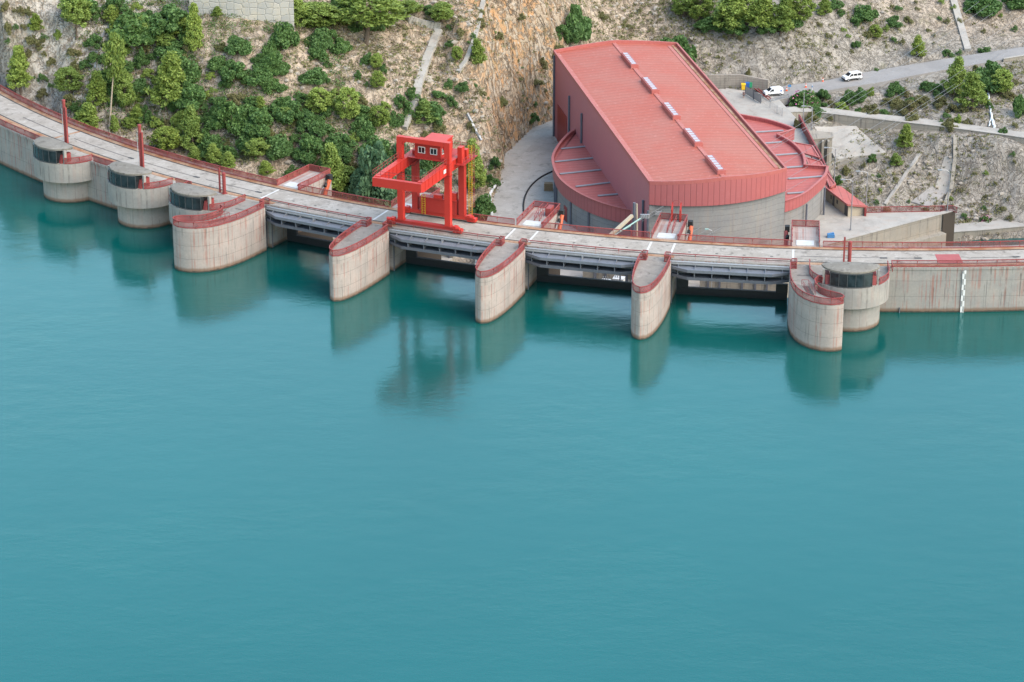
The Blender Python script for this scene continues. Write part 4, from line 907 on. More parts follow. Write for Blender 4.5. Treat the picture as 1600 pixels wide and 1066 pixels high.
ra = smoothpl([(45, 577), (48.4, 574.4), (53.7, 571), (57.3, 567.1), (58.9, 564.7)], 4)+[np.array((55, 561.3))]+smoothpl([(55, 561.3), (57.5, 556.1), (59, 549.7), (59.1, 544.2), (58.8, 541.5)], 5)[1:]+[np.array((63.3, 540.6))]+smoothpl([(63.3, 540.6), (62.2, 535.3), (59.6, 529.3), (56.9, 524.2), (53.3, 520.3), (49.6, 518.6)], 5)[1:]
axr, insr = annex('hall_annex', 'low stepped annex with red roof and curved rims right of the hall', ra, [(49.4, 519), (38.2, 577)], [(c5(262, 385), c5(462, 373)), (c5(327, 462), c5(452, 453)), (c5(395, 545), c5(560, 533)), (c5(477, 630), c5(602, 622)), (c5(497, 708), c5(742, 690)), (c5(489, 810), c5(625, 801))], fz=(-6.3, -3.95))
p = unp(*c5(590, 905), -8.0); mb = MB(); mb.add([(p[0]-1.1, p[1], -8.2), (p[0]+1.1, p[1]+.6, -8.2), (p[0]+.9, p[1]+1.6, -7.5), (p[0]-1.3, p[1]+1.0, -7.5), (p[0]-1.1, p[1], -8.35), (p[0]+1.1, p[1]+.6, -8.35), (p[0]+.9, p[1]+1.6, -7.65), (p[0]-1.3, p[1]+1.0, -7.65)], [(0, 1, 2, 3), (7, 6, 5, 4), (0, 4, 5, 1), (1, 5, 6, 2), (3, 7, 4, 0)]); mb.build('door_canopy', M['trim'], axr)
for (x_, y_) in ((62.0, 534.5), (57.6, 525.0)):
    p = np.array((x_, y_)); d = p-np.array([50, 545]); d /= np.linalg.norm(d); mb = MB(); mb.tube([(*(p+d*.25), YZ), (*(p+d*.25), -6.3)], .2, 8); mb.build('downpipe', M['pipe'], axr)

# carports, parapet, shed on the right of the yard
def slabroof(name, label, pts, z, mat='roofred2', posts=True, cat='shelter'):
    root = thing(name, label, cat, (pts[0][0], pts[0][1], YZ))
    mb = MB(); mb.prism(pts, z-.25, z); mb.build('roof', M[mat], root)
    mb = MB()
    for a, b in zip(pts, pts[1:]+pts[:1]): mb.beam((*a, z), (*b, z), .3, .3)
    mb.build('roof_edge', M['trim'], root)
    if posts:
        for a in pts: mb = MB(); mb.tube([(a[0], a[1], YZ), (a[0], a[1], z-.2)], .12, 6); mb.build('post', M['railred'], root)
    return root
slabroof('carport', 'small red roofed shelter tucked behind the notch of the right annex, farther one', [(59.3, 569.6), (63.0, 567.4), (63.8, 559.6), (60.3, 563.2)], -8.6)
slabroof('carport', 'small red roofed shelter tucked behind the notch of the right annex, nearer one', [(61, 560.1), (63.8, 557.4), (64.3, 552.0), (61.3, 552.6)], -8.7)
slabroof('carport', 'narrow red sloping roof strip beside the tip of the right annex', [(63.9, 548.4), (64.4, 551.0), (65.4, 544.0), (64.2, 542.0)], -8.9)
mb = MB(); pw = [np.array(p) for p in ((62.6, 593.6, -12), (63.6, 580, -12), (64.6, 566, -12), (65.3, 552, -12), (65.7, 545.5, -12))]
mb.strip(pw, [p+np.array([0, 0, 1.9]) for p in pw]); mb.strip([p+np.array([.3, 0, 0]) for p in pw], [p+np.array([.3, 0, 1.9]) for p in pw]); mb.strip([p+np.array([0, 0, 1.9]) for p in pw], [p+np.array([.3, 0, 1.9]) for p in pw]); tag(mb.build('parapet_wall', M['railred']), 'long red parapet running along the yard edge behind the right annex', 'wall')
shed = thing('long_shed', 'long low beige shed with sloping red roof and dark doors at the yard edge', 'shed', (66, 537, YZ))
s0_, s1_, s2_ = np.array((63.3, 544.2)), np.array((66.9, 533.2)), np.array((70.1, 534.2)); s3_ = s0_+(s2_-s1_)
mb = MB(); mb.prism([tuple(s0_), tuple(s1_), tuple(s2_), tuple(s3_)], YZ, [-9.4, -9.4, -10.1, -10.1]); mb.build('wall', M['beige'], shed)
e = (s2_-s1_)/np.linalg.norm(s2_-s1_)*.5; f_ = (s1_-s0_)/np.linalg.norm(s1_-s0_)*.5
rp = [s0_-e-f_, s1_-e+f_, s2_+e+f_, s3_+e-f_]
mb = MB(); mb.prism([tuple(p) for p in rp], [-9.34, -9.34, -10.2, -10.2], [-9.14, -9.14, -10.0, -10.0]); mb.build('roof', M['roofred2'], shed)
mb = MB(); mb.beam((*rp[0], -9.25), (*rp[1], -9.25), .15, .4); mb.beam((*rp[1], -9.25), (*rp[2], -10.1), .15, .4); mb.build('roof_edge', M['trim'], shed)
wd = (s1_-s0_); wnn = np.array([wd[1], -wd[0]])/np.linalg.norm(wd); wnn = wnn if wnn[0] < 0 else -wnn
for t0, t1, z0, z1, nm in ((.36, .43, YZ, YZ+2.2, 'door'), (.86, .98, YZ, YZ+2.2, 'door'), (.27, .31, YZ+1, YZ+1.8, 'window'), (.52, .57, YZ+1, YZ+1.8, 'window')):
    mb = MB(); mb.add([(*(s0_+wd*t+wnn*o), z) for t in (t0, t1) for o in (.01, .07) for z in (z0, z1)], [(0, 1, 3, 2), (4, 6, 7, 5), (0, 4, 5, 1), (2, 3, 7, 6), (1, 5, 7, 3)]); mb.build(nm, M['frame'], shed, smooth=0)
mb = MB(); mb.box(70.2, 70.6, 533.4, 535.4, YZ, -10.4); mb.build('end_fin', M['railred'], shed)
railing([(70.7, 535.5, YZ), (88.2, 536.4, YZ), (88.9, 535.4, YZ)], 'red railing at the far edge of the yard next to the long shed', h=1.2)

# retaining walls
def thickwall(name, label, pts, z0, z1, th, mat, cat='wall', cap=True, side=1):
    root = thing(name, label, cat, (pts[0][0], pts[0][1], z0 if not hasattr(z0, '__len__') else z0[0])); n = len(pts)
    p2 = [np.array(p[:2], float) for p in pts]; off = []
    for i in range(n):
        d = p2[min(i+1, n-1)]-p2[max(i-1, 0)]; d /= np.linalg.norm(d); off.append(p2[i]+np.array([-d[1], d[0]])*th*side)
    za = list(z0) if hasattr(z0, '__len__') else [z0]*n; zb = list(z1) if hasattr(z1, '__len__') else [z1]*n
    mb = MB(); mb.prism([tuple(p) for p in p2]+[tuple(p) for p in off[::-1]], za+za[::-1], zb+zb[::-1]); mb.build('wall', M[mat], root)
    if cap:
        mb = MB(); cz = [z+.14 for z in zb]; f = [p+(p-o)/th*.12 for p, o in zip(p2, off)]; b = [o-(p-o)/th*.12 for p, o in zip(p2, off)]
        mb.prism([tuple(p) for p in f]+[tuple(p) for p in b[::-1]], [z+.003 for z in zb+zb[::-1]], cz+cz[::-1]); mb.build('coping', M['apron'], root)
    return root
ww = thickwall('wing_wall', 'long sloping concrete retaining wall with a ledge beside the river', [(46.5, 477), (53, 506), (60.8, 517.0), (74.6, 526.7), (88.6, 536.6)], -38, -12.0, .9, 'retain')
w0, w1 = np.array((60.8, 517.0)), np.array((88.6, 536.6)); wd2 = (w1-w0)/np.linalg.norm(w1-w0); wo = np.array([wd2[1], -wd2[0]])
mb = MB(); L_ = np.linalg.norm(w1-w0); q = [w0+wd2*1, w0+wd2*(L_-3.4)]; mb.prism([tuple(q[0]+wo*1.6), tuple(q[1]+wo*1.6), tuple(q[1]+wo*.01), tuple(q[0]+wo*.01)], -38, -15.6); mb.build('ledge', M['retain'], ww)
mb = MB(); mb.prism([tuple(w1-wd2*3.3+wo*.3), tuple(w1+wo*.3), tuple(w1+np.array([.2, 3.2])), tuple(w1-wd2*3.3+np.array([0, 3]))], -38, -12.02); mb.build('end_pillar', M['tower'], ww)
thickwall('path_wall', 'long pale concrete wall carrying the path across the right hillside', [tuple(p[:2]) for p in pathT], [p[2]-4.4 for i, p in enumerate(pathT)], [p[2]+.02 for p in pathT], .4, 'retain', side=1)
mb = MB(); gd = []
for i in range(7):
    u = 1566+i*25; k = np.interp(u, [b[0] for a, b in ROAD], range(len(ROAD))); a = int(k); f = k-a; gd.append(roadL[a]*(1-f)+roadL[min(a+1, len(ROAD)-1)]*f+np.array([.2, -.5, 0]))
thickwall('guard_wall', 'pale panelled wall holding up the road at the right edge', [tuple(p[:2]) for p in gd], [p[2]-4.6 for p in gd], [p[2]+.3 for p in gd], .35, 'retain')
mb = MB(); mb.prism([(63.4, 581.5), (69.0, 583), (69.3, 586), (63.4, 588)], -32, -12.0); mb.prism([(63.2, 581.3), (69.2, 582.8), (69.5, 586.2), (63.2, 588.2)], -11.997, -11.8)
for x in (66.6, 67.8): mb.box(x, x+.5, 581.4, 582.6, -32, -12.2)
tag(mb.build('buttress', M['retain']), 'tall concrete buttress behind the red parapet at the yard corner', 'buttress')
# sloping concrete apron below the path, laid on the slope
def drape_sheet(quad, nu, nv, lift):
    q = [np.array(p, float) for p in quad]; g_ = []
    for j in range(nv+1):
        for i in range(nu+1):
            a, b = i/nu, j/nv; p = (q[0]*(1-a)+q[1]*a)*(1-b)+(q[3]*(1-a)+q[2]*a)*b; g_.append(hit(*p))
    g_ = np.array(g_); A = np.c_[g_[:, :2], np.ones(len(g_))]; co_, *_ = np.linalg.lstsq(A, g_[:, 2], rcond=None)
    g_[:, 2] = np.maximum(A@co_*.6+g_[:, 2]*.4, g_[:, 2])+lift; return g_
def sheet(name, quad, nu, nv, lift, mat):
    v = drape_sheet(quad, nu, nv, lift); mb = MB(); mb.add(v, [(j*(nu+1)+i, j*(nu+1)+i+1, (j+1)*(nu+1)+i+1, (j+1)*(nu+1)+i) for j in range(nv) for i in range(nu)]); v2 = v-np.array([0, 0, 1.2])
    bd = list(range(nu+1))+[(j+1)*(nu+1)-1+0 for j in range(1, nv+1)]+list(range((nv+1)*(nu+1)-1, nv*(nu+1)-1, -1))+[j*(nu+1) for j in range(nv-1, -1, -1)]
    mb.strip([v[i] for i in bd], [v2[i] for i in bd]); return mb.build(name, M[mat])
tag(sheet('concrete_apron', [(1272, 200), (1338, 202), (1384, 240), (1306, 254)], 8, 6, .35, 'apron'), 'sloping pale concrete apron slab below the path wall', 'slab')
tag(sheet('concrete_apron', [(1306, 257), (1384, 243), (1386, 247), (1308, 262)], 8, 2, .4, 'retain'), 'narrow concrete kerb along the lower edge of the sloping apron slab', 'kerb')
tag(sheet('concrete_apron', [(1476, 246), (1490, 246), (1484, 306), (1460, 298)], 4, 8, .3, 'apron'), 'pale concrete patch on the bare rock slope below the path', 'slab')
tag(sheet('concrete_apron', [(1424, 318), (1458, 291), (1480, 304), (1452, 326)], 5, 4, .35, 'roadmat'), 'grey concrete slab low on the rock slope above the red railing', 'slab')
def curb(name, pts, w, h, mat, label, cat='channel'):
    p = drape(pts, 0, 5); z = np.array([q[2] for q in p])
    for _ in range(3): z = np.r_[z[0], (z[:-2]+2*z[1:-1]+z[2:])/4, z[-1]]
    p = [np.array([q[0], q[1], max(zz, q[2]-.1)+.4]) for q, zz in zip(p, z)]; mb = MB()
    for a, b in zip(p[:-1], p[1:]): mb.beam(a, b+(b-a)*.08, w, h)
    return tag(mb.build(name, M[mat]), label, cat)
curb('drainage_channel', [(686, 50), (668, 95), (655, 130), (648, 160), (630, 203)], 1.7, 1.1, 'apron', 'straight pale concrete stair channel running down the hillside above the crane')
curb('drainage_channel', [(756, 0), (750, 30), (741, 65), (730, 95), (716, 115)], .9, .6, 'apron', 'thin pale concrete channel down the tan cliff right of the crane')
curb('drainage_channel', [(1489, 0), (1500, 40), (1512, 80)], 1.6, .6, 'apron', 'straight concrete chute down the slope to the road at the upper right')
curb('drainage_channel', [(1438, 243), (1420, 268), (1400, 298), (1383, 322)], .7, .5, 'apron', 'thin broken concrete rib down the bare rock slope at the right')
curb('rock_kerb', [(1492, 215), (1492, 250), (1486, 300), (1474, 326)], .8, .5, 'retain', 'curved concrete rib beside the pale patch on the rock slope', 'kerb')
curb('stone_guard', [(622, 14), (640, 35), (662, 42), (688, 46)], .6, 2.0, 'apron', 'low curved stone guard wall leading to the top of the stair channel', 'wall')
curb('drain_pipe', [(182, 22), (170, 45), (154, 70), (149, 108)], .35, .35, 'galv', 'thin silvery pipe snaking down the left hillside', 'pipe')
curb('drain_pipe', [(730, 180), (742, 205), (752, 222)], .5, .4, 'galv', 'short silvery gutter on the rock left of the yard', 'pipe')
# white stone wall at the top left
t = NT('stone_block_wall'); g = t.geo(); vr = t.n('ShaderNodeTexVoronoi', {'Vector': t.map(g, (.62, .0, .75)), 'Scale': 1.0, 'Randomness': .45}, feature='DISTANCE_TO_EDGE').outputs[0]; vc = t.n('ShaderNodeTexVoronoi', {'Vector': t.map(g, (.62, .0, .75)), 'Scale': 1.0, 'Randomness': .45}).outputs['Color']
col = t.mix(t.n('ShaderNodeSeparateColor', {0: vc}).outputs[0], (.38, .365, .33), (.30, .30, .285)); col = t.mix(t.mr(t.noise(g, .6, 5), .45, .7, 0, .4), col, (.42, .37, .28)); col = t.mix(t.mr(vr, 0, .06, .55, 0), col, (.22, .21, .19))
M['stone'] = t.end(t.bsdf(col, .9, t.bump(t.mr(vr, 0, .1), .6, .1), .2))
p0, p1, p2 = hit(309, 22), hit(380, 42), hit(452, 40)
thickwall('stone_wall', 'big white stone block retaining wall at the top of the left hillside', [tuple((p0+(p2-p0)*k+np.array([0, -1.2-2.2*k*(1-k), 0]))[:2]) for k in (-.08, .15, .35, .55, .78, 1.06)], [p0[2]-3+(p2[2]-p0[2])*k for k in (-.08, .15, .35, .55, .78, 1.06)], [p1[2]+12]*6, 1.0, 'stone')
# masonry wall at the gate
M['rubble'] = concrete_wall('rubble_masonry', (.42, .375, .32), (.33, .30, .255), rust=.1, dark=.5, joint_v=.55, joint_u=.9, water=False)
thickwall('rubble_wall', 'rough grey rubble wall at the foot of the slope by the yard gate', [(44.5, 619.2), (52, 619.8), (58.0, 617.8)], -12.4, [-8.9, -9.2, -9.8], .8, 'rubble', cap=False)
rb0 = [unp(u, v, -30.5) for u, v in ((1455, 381), (1491, 377.5), (1540, 374), (1600, 368.5), (1640, 364), (1750, 352))]
thickwall('river_bank', 'pale concrete river bank below the bare rock slope at the right edge', [tuple(p[:2]) for p in rb0], -38, -28.4, 4.5, 'retain')

# ------------------------------------------------------------------ yard furniture
def crate_():
    r = thing('wooden_crate', 'wooden slatted crate on the yard beside the round left annex', 'crate', (*unp(857, 297, YZ)[:2], YZ)); OFF[r.name] = (0, 0, 0); mb = MB(); mb.box(-.85, .85, -.7, .7, .1, 1.5); mb.build('crate_body', M['wood'], r, True)
    mb = MB()
    for k in range(6): mb.box(-.9+k*.32, -.74+k*.32, -.74, -.70, .02, 1.55)
    for z in (.1, 1.4): mb.box(-.92, .92, -.78, -.74, z, z+.14)
    mb.build('slat', M['wood'], r, True)
crate_()
hs = [unp(u, v, YZ+.12) for u, v in ((818, 330), (818, 318), (821, 305), (829, 291), (842, 279), (856, 271), (868, 266))]
mb = MB(); mb.tube(smoothpl(hs, 4), .17, 8); tag(mb.build('hose', M['black']), 'thick black hose lying in a curve across the grey yard', 'hose')
pst = unp(840, 205, YZ)
mb = MB(); mb.add([tuple(unp(u, v, YZ+.015)) for u, v in ((795, 243), (826, 210), (852, 198), (866, 196), (866, 204), (838, 218), (812, 246))], [list(range(7))]); tag(mb.build('yard_ramp', M['apron'], smooth=0), kind='structure')
mb = MB(); mb.tube([hit(776, 288)+np.array([0, 0, .2]), hit(765, 305)+np.array([0, 0, .15]), (-4.0, 534, -11.8)], .32, 8); tag(mb.build('drain_pipe', M['white']), 'white pale pipe at the left edge of the yard below the cliff', 'pipe')
def van(loc, rz, label, windows):
    r = thing('parked_van', label, 'van', loc, rz); OFF[r.name] = (0, 0, 0)
    prof = [(-2.18, .35), (-2.2, .75), (-2.12, 1.0), (-1.35, 1.12), (-.62, 1.72), (-.3, 1.82), (1.7, 1.86), (2.05, 1.72), (2.2, 1.0), (2.2, .35)]
    def shell(w0, w1, z): return w0 if z < 1.1 else w0+(w1-w0)*(z-1.1)/.76
    mb = MB(); n = len(prof); vs = [(x, -shell(.92, .76, z), z) for x, z in prof]+[(x, shell(.92, .76, z), z) for x, z in prof]
    mb.add(vs, [list(range(n)), list(range(2*n-1, n-1, -1))]+[(i, n+i, n+(i+1) % n, (i+1) % n) for i in range(n)]); o = mb.build('body', M['vanwhite'], r, True, smooth=25)
    bv = o.modifiers.new('soft', 'BEVEL'); bv.width = .08; bv.segments = 2; bv.limit_method = 'ANGLE'
    def panel(name, mat, pts): mb = MB(); mb.add([tuple(p) for p in pts], [list(range(len(pts)))]); mb.build(name, M[mat], r, True, smooth=0)
    panel('windscreen', 'vglass', [(-1.33, -.78, 1.165), (-1.33, .78, 1.165), (-.66, .68, 1.725), (-.66, -.68, 1.725)])
    for sy in (-1, 1):
        sp = lambda x, z: (x, sy*(shell(.92, .76, z)+.012), z)
        panel('side_window', 'vglass', [sp(-1.05, 1.16), sp(-.15, 1.16), sp(-.15, 1.62), sp(-.62, 1.62)])
        if windows: panel('side_window', 'vglass', [sp(.0, 1.16), sp(.85, 1.16), sp(.85, 1.62), sp(.0, 1.62)]); panel('side_window', 'vglass', [sp(1.0, 1.16), sp(1.95, 1.16), sp(1.85, 1.62), sp(1.0, 1.62)])
        panel('side_trim', 'black', [(-1.0, sy*.935, .42), (1.0, sy*.935, .42), (1.0, sy*.935, .6), (-1.0, sy*.935, .6)])
        mb = MB(); mb.box(-2.16, -1.95, sy*.5, sy*.86, .78, .98); mb.build('headlight', M['galv'], r, True)
        mb = MB(); mb.box(2.15, 2.215, sy*.72, sy*.88, .9, 1.3); mb.build('tail_light', M['doorred'], r, True)
        mb = MB(); mb.box(-.98, -.8, sy*.95, sy*1.1, 1.1, 1.28); mb.build('mirror', M['black'], r, True)
        for x in (-1.35, 1.35):
            mb = MB(); mb.tube([(x, sy*.74, .32), (x, sy*.95, .32)], .33, 16); w = mb.build('wheel', M['black'], r, True); mb = MB(); mb.tube([(x, sy*.94, .32), (x, sy*.965, .32)], .19, 12); mb.build('rim', M['galv'], w, True)
    mb = MB(); mb.box(-2.27, -1.9, -.88, .88, .28, .56); mb.build('bumper', M['black'], r, True); mb = MB(); mb.box(1.95, 2.26, -.88, .88, .28, .5); mb.build('bumper', M['black'], r, True)
    if not windows: mb = MB(); mb.lathe([(.001, 0), (.17, 0), (.17, .01), (.001, .01)], (0, 0, 0), 14); e = mb.build('door_emblem', M['binblue'], r, True); e.location = (1.55, -.905, 1.2); e.rotation_euler = (R_(78), 0, 0)
pv = unp(1208, 149, -12.0); van((pv[0], pv[1], YZ+.03), R_(14), 'white panel van with windowless side parked by the yard gate', False)
pv = unp(1331, 124, -11.1); van((pv[0], pv[1], float(np.interp(pv[0], [q[0] for q in roadC], [q[2] for q in roadC]))+.02), R_(21), 'white passenger van with side windows parked farther up the road', True)
for u, v, lab in ((1229, 141.5, 'orange traffic cone just behind the panel van'), (1259, 137, 'orange and white traffic cone halfway between the two vans'), (1285.5, 129.5, 'orange traffic cone nearest the passenger van')):
    p = unp(u, v, -11.8); r = thing('traffic_cone', lab, 'cone', (p[0], p[1], float(np.interp(p[0], [q[0] for q in roadC], [q[2] for q in roadC]))+.02)); OFF[r.name] = (0, 0, 0)
    mb = MB(); mb.box(-.25, .25, -.25, .25, 0, .06); mb.build('cone_base', M['cone'], r, True); mb = MB(); mb.lathe([(.22, .06), (.1, .55), (.05, .95)], n=12); mb.build('cone_body', M['cone'], r, True); mb = MB(); mb.lathe([(.175, .4), (.125, .62)], n=12); mb.build('cone_band', M['white'], r, True)
def bin_(u, v, mat, lab):
    p = unp(u, v, YZ); r = thing('wheelie_bin', lab, 'bin', (p[0], p[1], YZ+.02)); OFF[r.name] = (0, 0, 0)
    mb = MB(); mb.prism([(-.45, -.4), (.45, -.4), (.45, .4), (-.45, .4)], .1, 1.25); mb.build('bin_body', M[mat], r, True); mb = MB(); mb.prism([(-.5, -.46), (.5, -.46), (.5, .46), (-.5, .46)], 1.25, [1.32, 1.32, 1.45, 1.45]); mb.build('lid', M[mat], r, True)
    for sx in (-1, 1): mb = MB(); mb.tube([(sx*.46, .3, .14), (sx*.36, .3, .14)], .14, 10); mb.build('wheel', M['black'], r, True)
bin_(1161.5, 140.5, 'binyellow', 'yellow wheeled bin by the grey yard gate'); bin_(1167.5, 138.5, 'binblue', 'blue wheeled bin by the grey yard gate'); bin_(1172, 137, 'bingreen', 'green lidded bin by the grey yard gate')
# sliding gate, fence, barrier, sign
def py0(u, v, z=YZ): return unp(u, v, z)
gr = thing('sliding_gate', 'grey slatted sliding gate at the entrance of the yard', 'gate', tuple(py0(1176, 153)))
a, b = py0(1164.5, 147), py0(1188.5, 162); up = np.array([0, 0, 1.])
mb = MB(); mb.strip([a+up*.1, b+up*.1], [a+up*1.9, b+up*1.9]); mb.beam(a+up, b+up, .06, 1.7); mb.build('gate_panel', M['galv'], gr)
for k in (0, .52, .56, 1): mb = MB(); q = a+(b-a)*k; mb.beam(q, q+up*2.0, .16, .16); mb.build('gate_post', M['pipe'], gr)
fr2 = thing('wire_fence', 'thin wire mesh fence between the gate and the path wall', 'fence', tuple(py0(1200, 168))); pts = [py0(u, v) for u, v in ((1190, 160), (1203, 169), (1214, 178), (1222, 182))]
M['wire'] = mesh_panel('wire_mesh', (.4, .41, .42), .78)
mb = MB(); mb.strip(pts, [p+up*1.8 for p in pts]); mb.build('fence_mesh', M['wire'], fr2)
for p in pts: mb = MB(); mb.tube([p, p+up*1.95], .06, 6); mb.build('fence_post', M['galv'], fr2)
br = thing('road_barrier', 'dark red barrier bars lying between the gate and the panel van', 'barrier', tuple(py0(1190, 148)))
for du in (0, 5): mb = MB(); mb.beam(py0(1179+du, 141)+up*.4, py0(1201+du, 158)+up*.4, .18, .18); mb.build('bar', M['doorred'], br)
for u, v in ((1180, 142), (1203, 158)): mb = MB(); mb.tube([py0(u, v), py0(u, v)+up*.5], .07, 6); mb.build('bar_post', M['galv'], br)
pz = ground(*py0(1230, 170, -13)[:2]); q = py0(1230, 170, -13); sg = thing('info_sign', 'small pale square sign on a post above the path wall', 'sign', (q[0], q[1], pz)); OFF[sg.name] = (0, 0, 0); mb = MB(); mb.tube([(0, 0, -.2), (0, 0, 2.4)], .06, 6); mb.build('post', M['galv'], sg, True); mb = MB(); mb.box(-.85, .85, -.09, -.05, 1.5, 2.5); mb.build('board', M['galv'], sg, True)
q = unp(1233.5, 141, -11.9); sg = thing('road_sign', 'small blue road sign beside the cone behind the panel van', 'sign', (q[0], q[1], -11.9)); OFF[sg.name] = (0, 0, 0); mb = MB(); mb.tube([(0, 0, 0), (0, 0, 1.2)], .05, 6); mb.build('post', M['galv'], sg, True); mb = MB(); mb.box(-.35, .35, -.08, -.05, .75, 1.3); mb.build('board', M['signblue'], sg, True)
q = unp(1268.8, 141, -11.7); sg = thing('marker_post', 'thin blue and white marker post at the near road edge', 'post', (q[0], q[1], -11.75)); OFF[sg.name] = (0, 0, 0); mb = MB(); mb.tube([(0, 0, 0), (0, 0, 1.3)], .09, 8); mb.build('post', M['white'], sg, True); mb = MB(); mb.tube([(0, 0, .7), (0, 0, 1.15)], .1, 8); mb.build('band', M['signblue'], sg, True)
rr = thing('crash_barrier', 'low grey crash barrier along the road edge by the panel van', 'barrier', tuple(unp(1215, 158, -12))); pp = [unp(1204, 160, -12), unp(1220, 155, -12), unp(1232, 152, -11.9)]
mb = MB()
for a, b in zip(pp[:-1], pp[1:]): mb.beam(a+up*.65, b+up*.65, .08, .32)
mb.build('rail', M['galv'], rr)
for p in pp: mb = MB(); mb.beam(p-up*.3, p+up*.65, .1, .12); mb.build('post', M['galv'], rr)

def lamp(u, v0, v1, z, label, arm=0, head=True):
    p = unp(u, v1, z); z1 = py(u, v0, p[1])[2]; h = z1-z
    r = thing('street_lamp', label, 'lamp post', tuple(p)); OFF[r.name] = (0, 0, 0)
    mb = MB(); mb.tube([(0, 0, -.1), (0, 0, h)], [.13, .08], 8); mb.lathe([(.22, -.05), (.22, .3)], n=8); mb.build('pole', M['galv'], r, True)
    if head:
        mb = MB(); mb.tube([(0, 0, h-.2), (arm*.6, 0, h+.25), (arm*1.7, 0, h+.3)], .06, 6); mb.build('arm', M['galv'], r, True)
        mb = MB(); mb.box(arm*1.5, arm*2.4, -.18, .18, h+.2, h+.38); mb.build('lamp_head', M['galv'], r, True)
lamp(1254.5, 144, 196, YZ, 'tall thin pole without arm behind the right annex', head=False)
lamp(1268, 168, 205, -12.5, 'slim street lamp with short arm at the corner of the red parapet', -1)
lamp(1303, 233, 291, YZ-.2, 'slim street lamp beside the tip of the right annex', -1)
lamp(1329, 283, 360, YZ, 'slim street lamp in front of the long shed', -1)
lamp(1352.5, 270, 331, YZ, 'slim street lamp just behind the end of the long shed', -1)
lamp(1480, 268, 331, YZ, 'slim street lamp near the far corner of the red yard railing', -1)
# small lamp in front of hall
p = py(1114, 366, 490); r = thing('wall_lamp', 'small curved pale blue lamp in front of the grey hall wall', 'lamp post', (p[0], 490, YZ)); OFF[r.name] = (0, 0, 0); h = p[2]-YZ
mb = MB(); mb.tube([(0, 0, 0), (0, 0, h), (-.25, 0, h+.7), (-1.0, 0, h+.95)], .07, 6); mb.build('pole', M['galv'], r, True); mb = MB(); mb.box(-1.5, -.8, -.15, .15, h+.88, h+1.06); mb.build('lamp_head', M['teal'], r, True)

# switchyard mast, booms and cables
ms = thing('line_mast', 'tapered steel line mast at the front left corner of the hall', 'mast', (22.6, 495.5, YZ)); OFF[ms.name] = (0, 0, 0)
mb = MB(); mb.tube([(0, 0, 0), (0, 0, 16.4)], [.42, .26], 8); mb.build('pole', M['pipe'], ms, True); mb = MB(); mb.tube([(.75, 0, 0), (.45, 0, 16.2)], [.3, .16], 8); mb.build('strut', M['beige'], ms, True)
bm = thing('line_boom', 'slanting tan boom with teal insulators reaching up to the line mast', 'boom', tuple(py(955, 368, 490)))
mb = MB(); mb.beam(py(948, 373, 489), py(988, 337, 494), .55, .55); mb.build('boom_arm', M['beige'], bm)
for a, b in (((955, 371), (1003, 340)), ((968, 362), (985, 353))): mb = MB(); mb.tube([py(*a, 489.5), py(*b, 493)], .14, 8); mb.build('insulator', M['teal'], bm)
mb = MB(); c_ = py(1006, 338, 493)
for k in range(4): mb.tube([c_+np.array([-.5+k*.4, 0, -.35]), c_+np.array([-.4+k*.4, 0, .35])], .3, 8)
mb.build('insulator_disc', M['galv'], bm)
def cable(a, b, sag, label):
    a = np.array(a); b = np.array(b); mb = MB(); mb.tube([a+(b-a)*t_-np.array([0, 0, sag*4*t_*(1-t_)]) for t_ in np.linspace(0, 1, 22)], .028, 5); tag(mb.build('power_cable', M['cable']), label, 'cable', 'power cables crossing the right side')
CB = [((1005, 340), (1560, -20)), ((1003, 346), (1575, -14)), ((985, 352), (1590, -6)), ((1012, 372), (1650, -12)), ((1060, 374), (1660, 2)), ((1090, 376), (1670, 14)), ((1075, 375), (1640, 30))]
for a, b in CB: cable(py(*a, 492), py(*b, 668), 2.0, 'thin grey power cable crossing above the hall roof and the right hillside')
# equipment seen through the bays
eq = thing('transformer', 'white switchgear cabinets seen under the bulkhead right of the crane', 'equipment', (*P(-56, -24)[:2], YZ), -56/RD); OFF[eq.name] = (0, 0, 0)
for x, w, h in ((-4.5, 1.6, 2.2), (-2.2, 2.0, 3.0), (.4, 1.3, 2.0), (2.6, 2.2, 2.4), (5.2, 1.4, 2.8)):
    mb = MB(); mb.box(x, x+w, -.8, .8, 0, h); mb.box(x-.05, x+w+.05, -.85, .85, h, h+.12); mb.build('cabinet', M['white'], eq, True); mb = MB()
    for k in range(3): mb.tube([(x+.3+k*.45, 0, h+.1), (x+.3+k*.45, 0, h+.9)], [.12, .07], 8)
    mb.build('bushing', M['galv'], eq, True)
for x in (-5.5, -.6, 2.2, 4.6, 7.4): mb = MB(); mb.tube([(x, -1.6, 0), (x, -1.6, 6)], .16, 6); mb.build('post', M['pipe'], eq, True)
for k, (sa, sb, lab) in enumerate(((-113, -98, 'beige concrete wall with dark seams seen through the leftmost bay'), (-92, -74, 'beige concrete wall seen under the red crane through the bay'), (-67, -47, 'beige wall with dark posts seen through the bay right of the crane'), (-41, -24, 'beige wall seen through the rightmost bay'))):
    w_ = thing('chute_wall', lab, 'wall', P((sa+sb)/2, -30, YZ-1), (sa+sb)/2/RD); OFF[w_.name] = (0, 0, 0); hw = (sb-sa)*.5*.86
    mb = MB(); mb.box(-hw, hw, -.4, .4, -3, 5.2); mb.build('wall', M['retain'], w_, True)
    mb = MB(); mb.box(-hw, hw, -7, -.4, -3, 1.2); mb.build('floor_slab', M['apron'], w_, True)
    for j in range(5):
        x = -hw+hw*2*(j+.5+.25*math.sin(j*2.1+k))/5; mb = MB(); mb.box(x-.18, x+.18, -.75, -.41, -1, 5.6); mb.build('post', M['pipe'], w_, True)
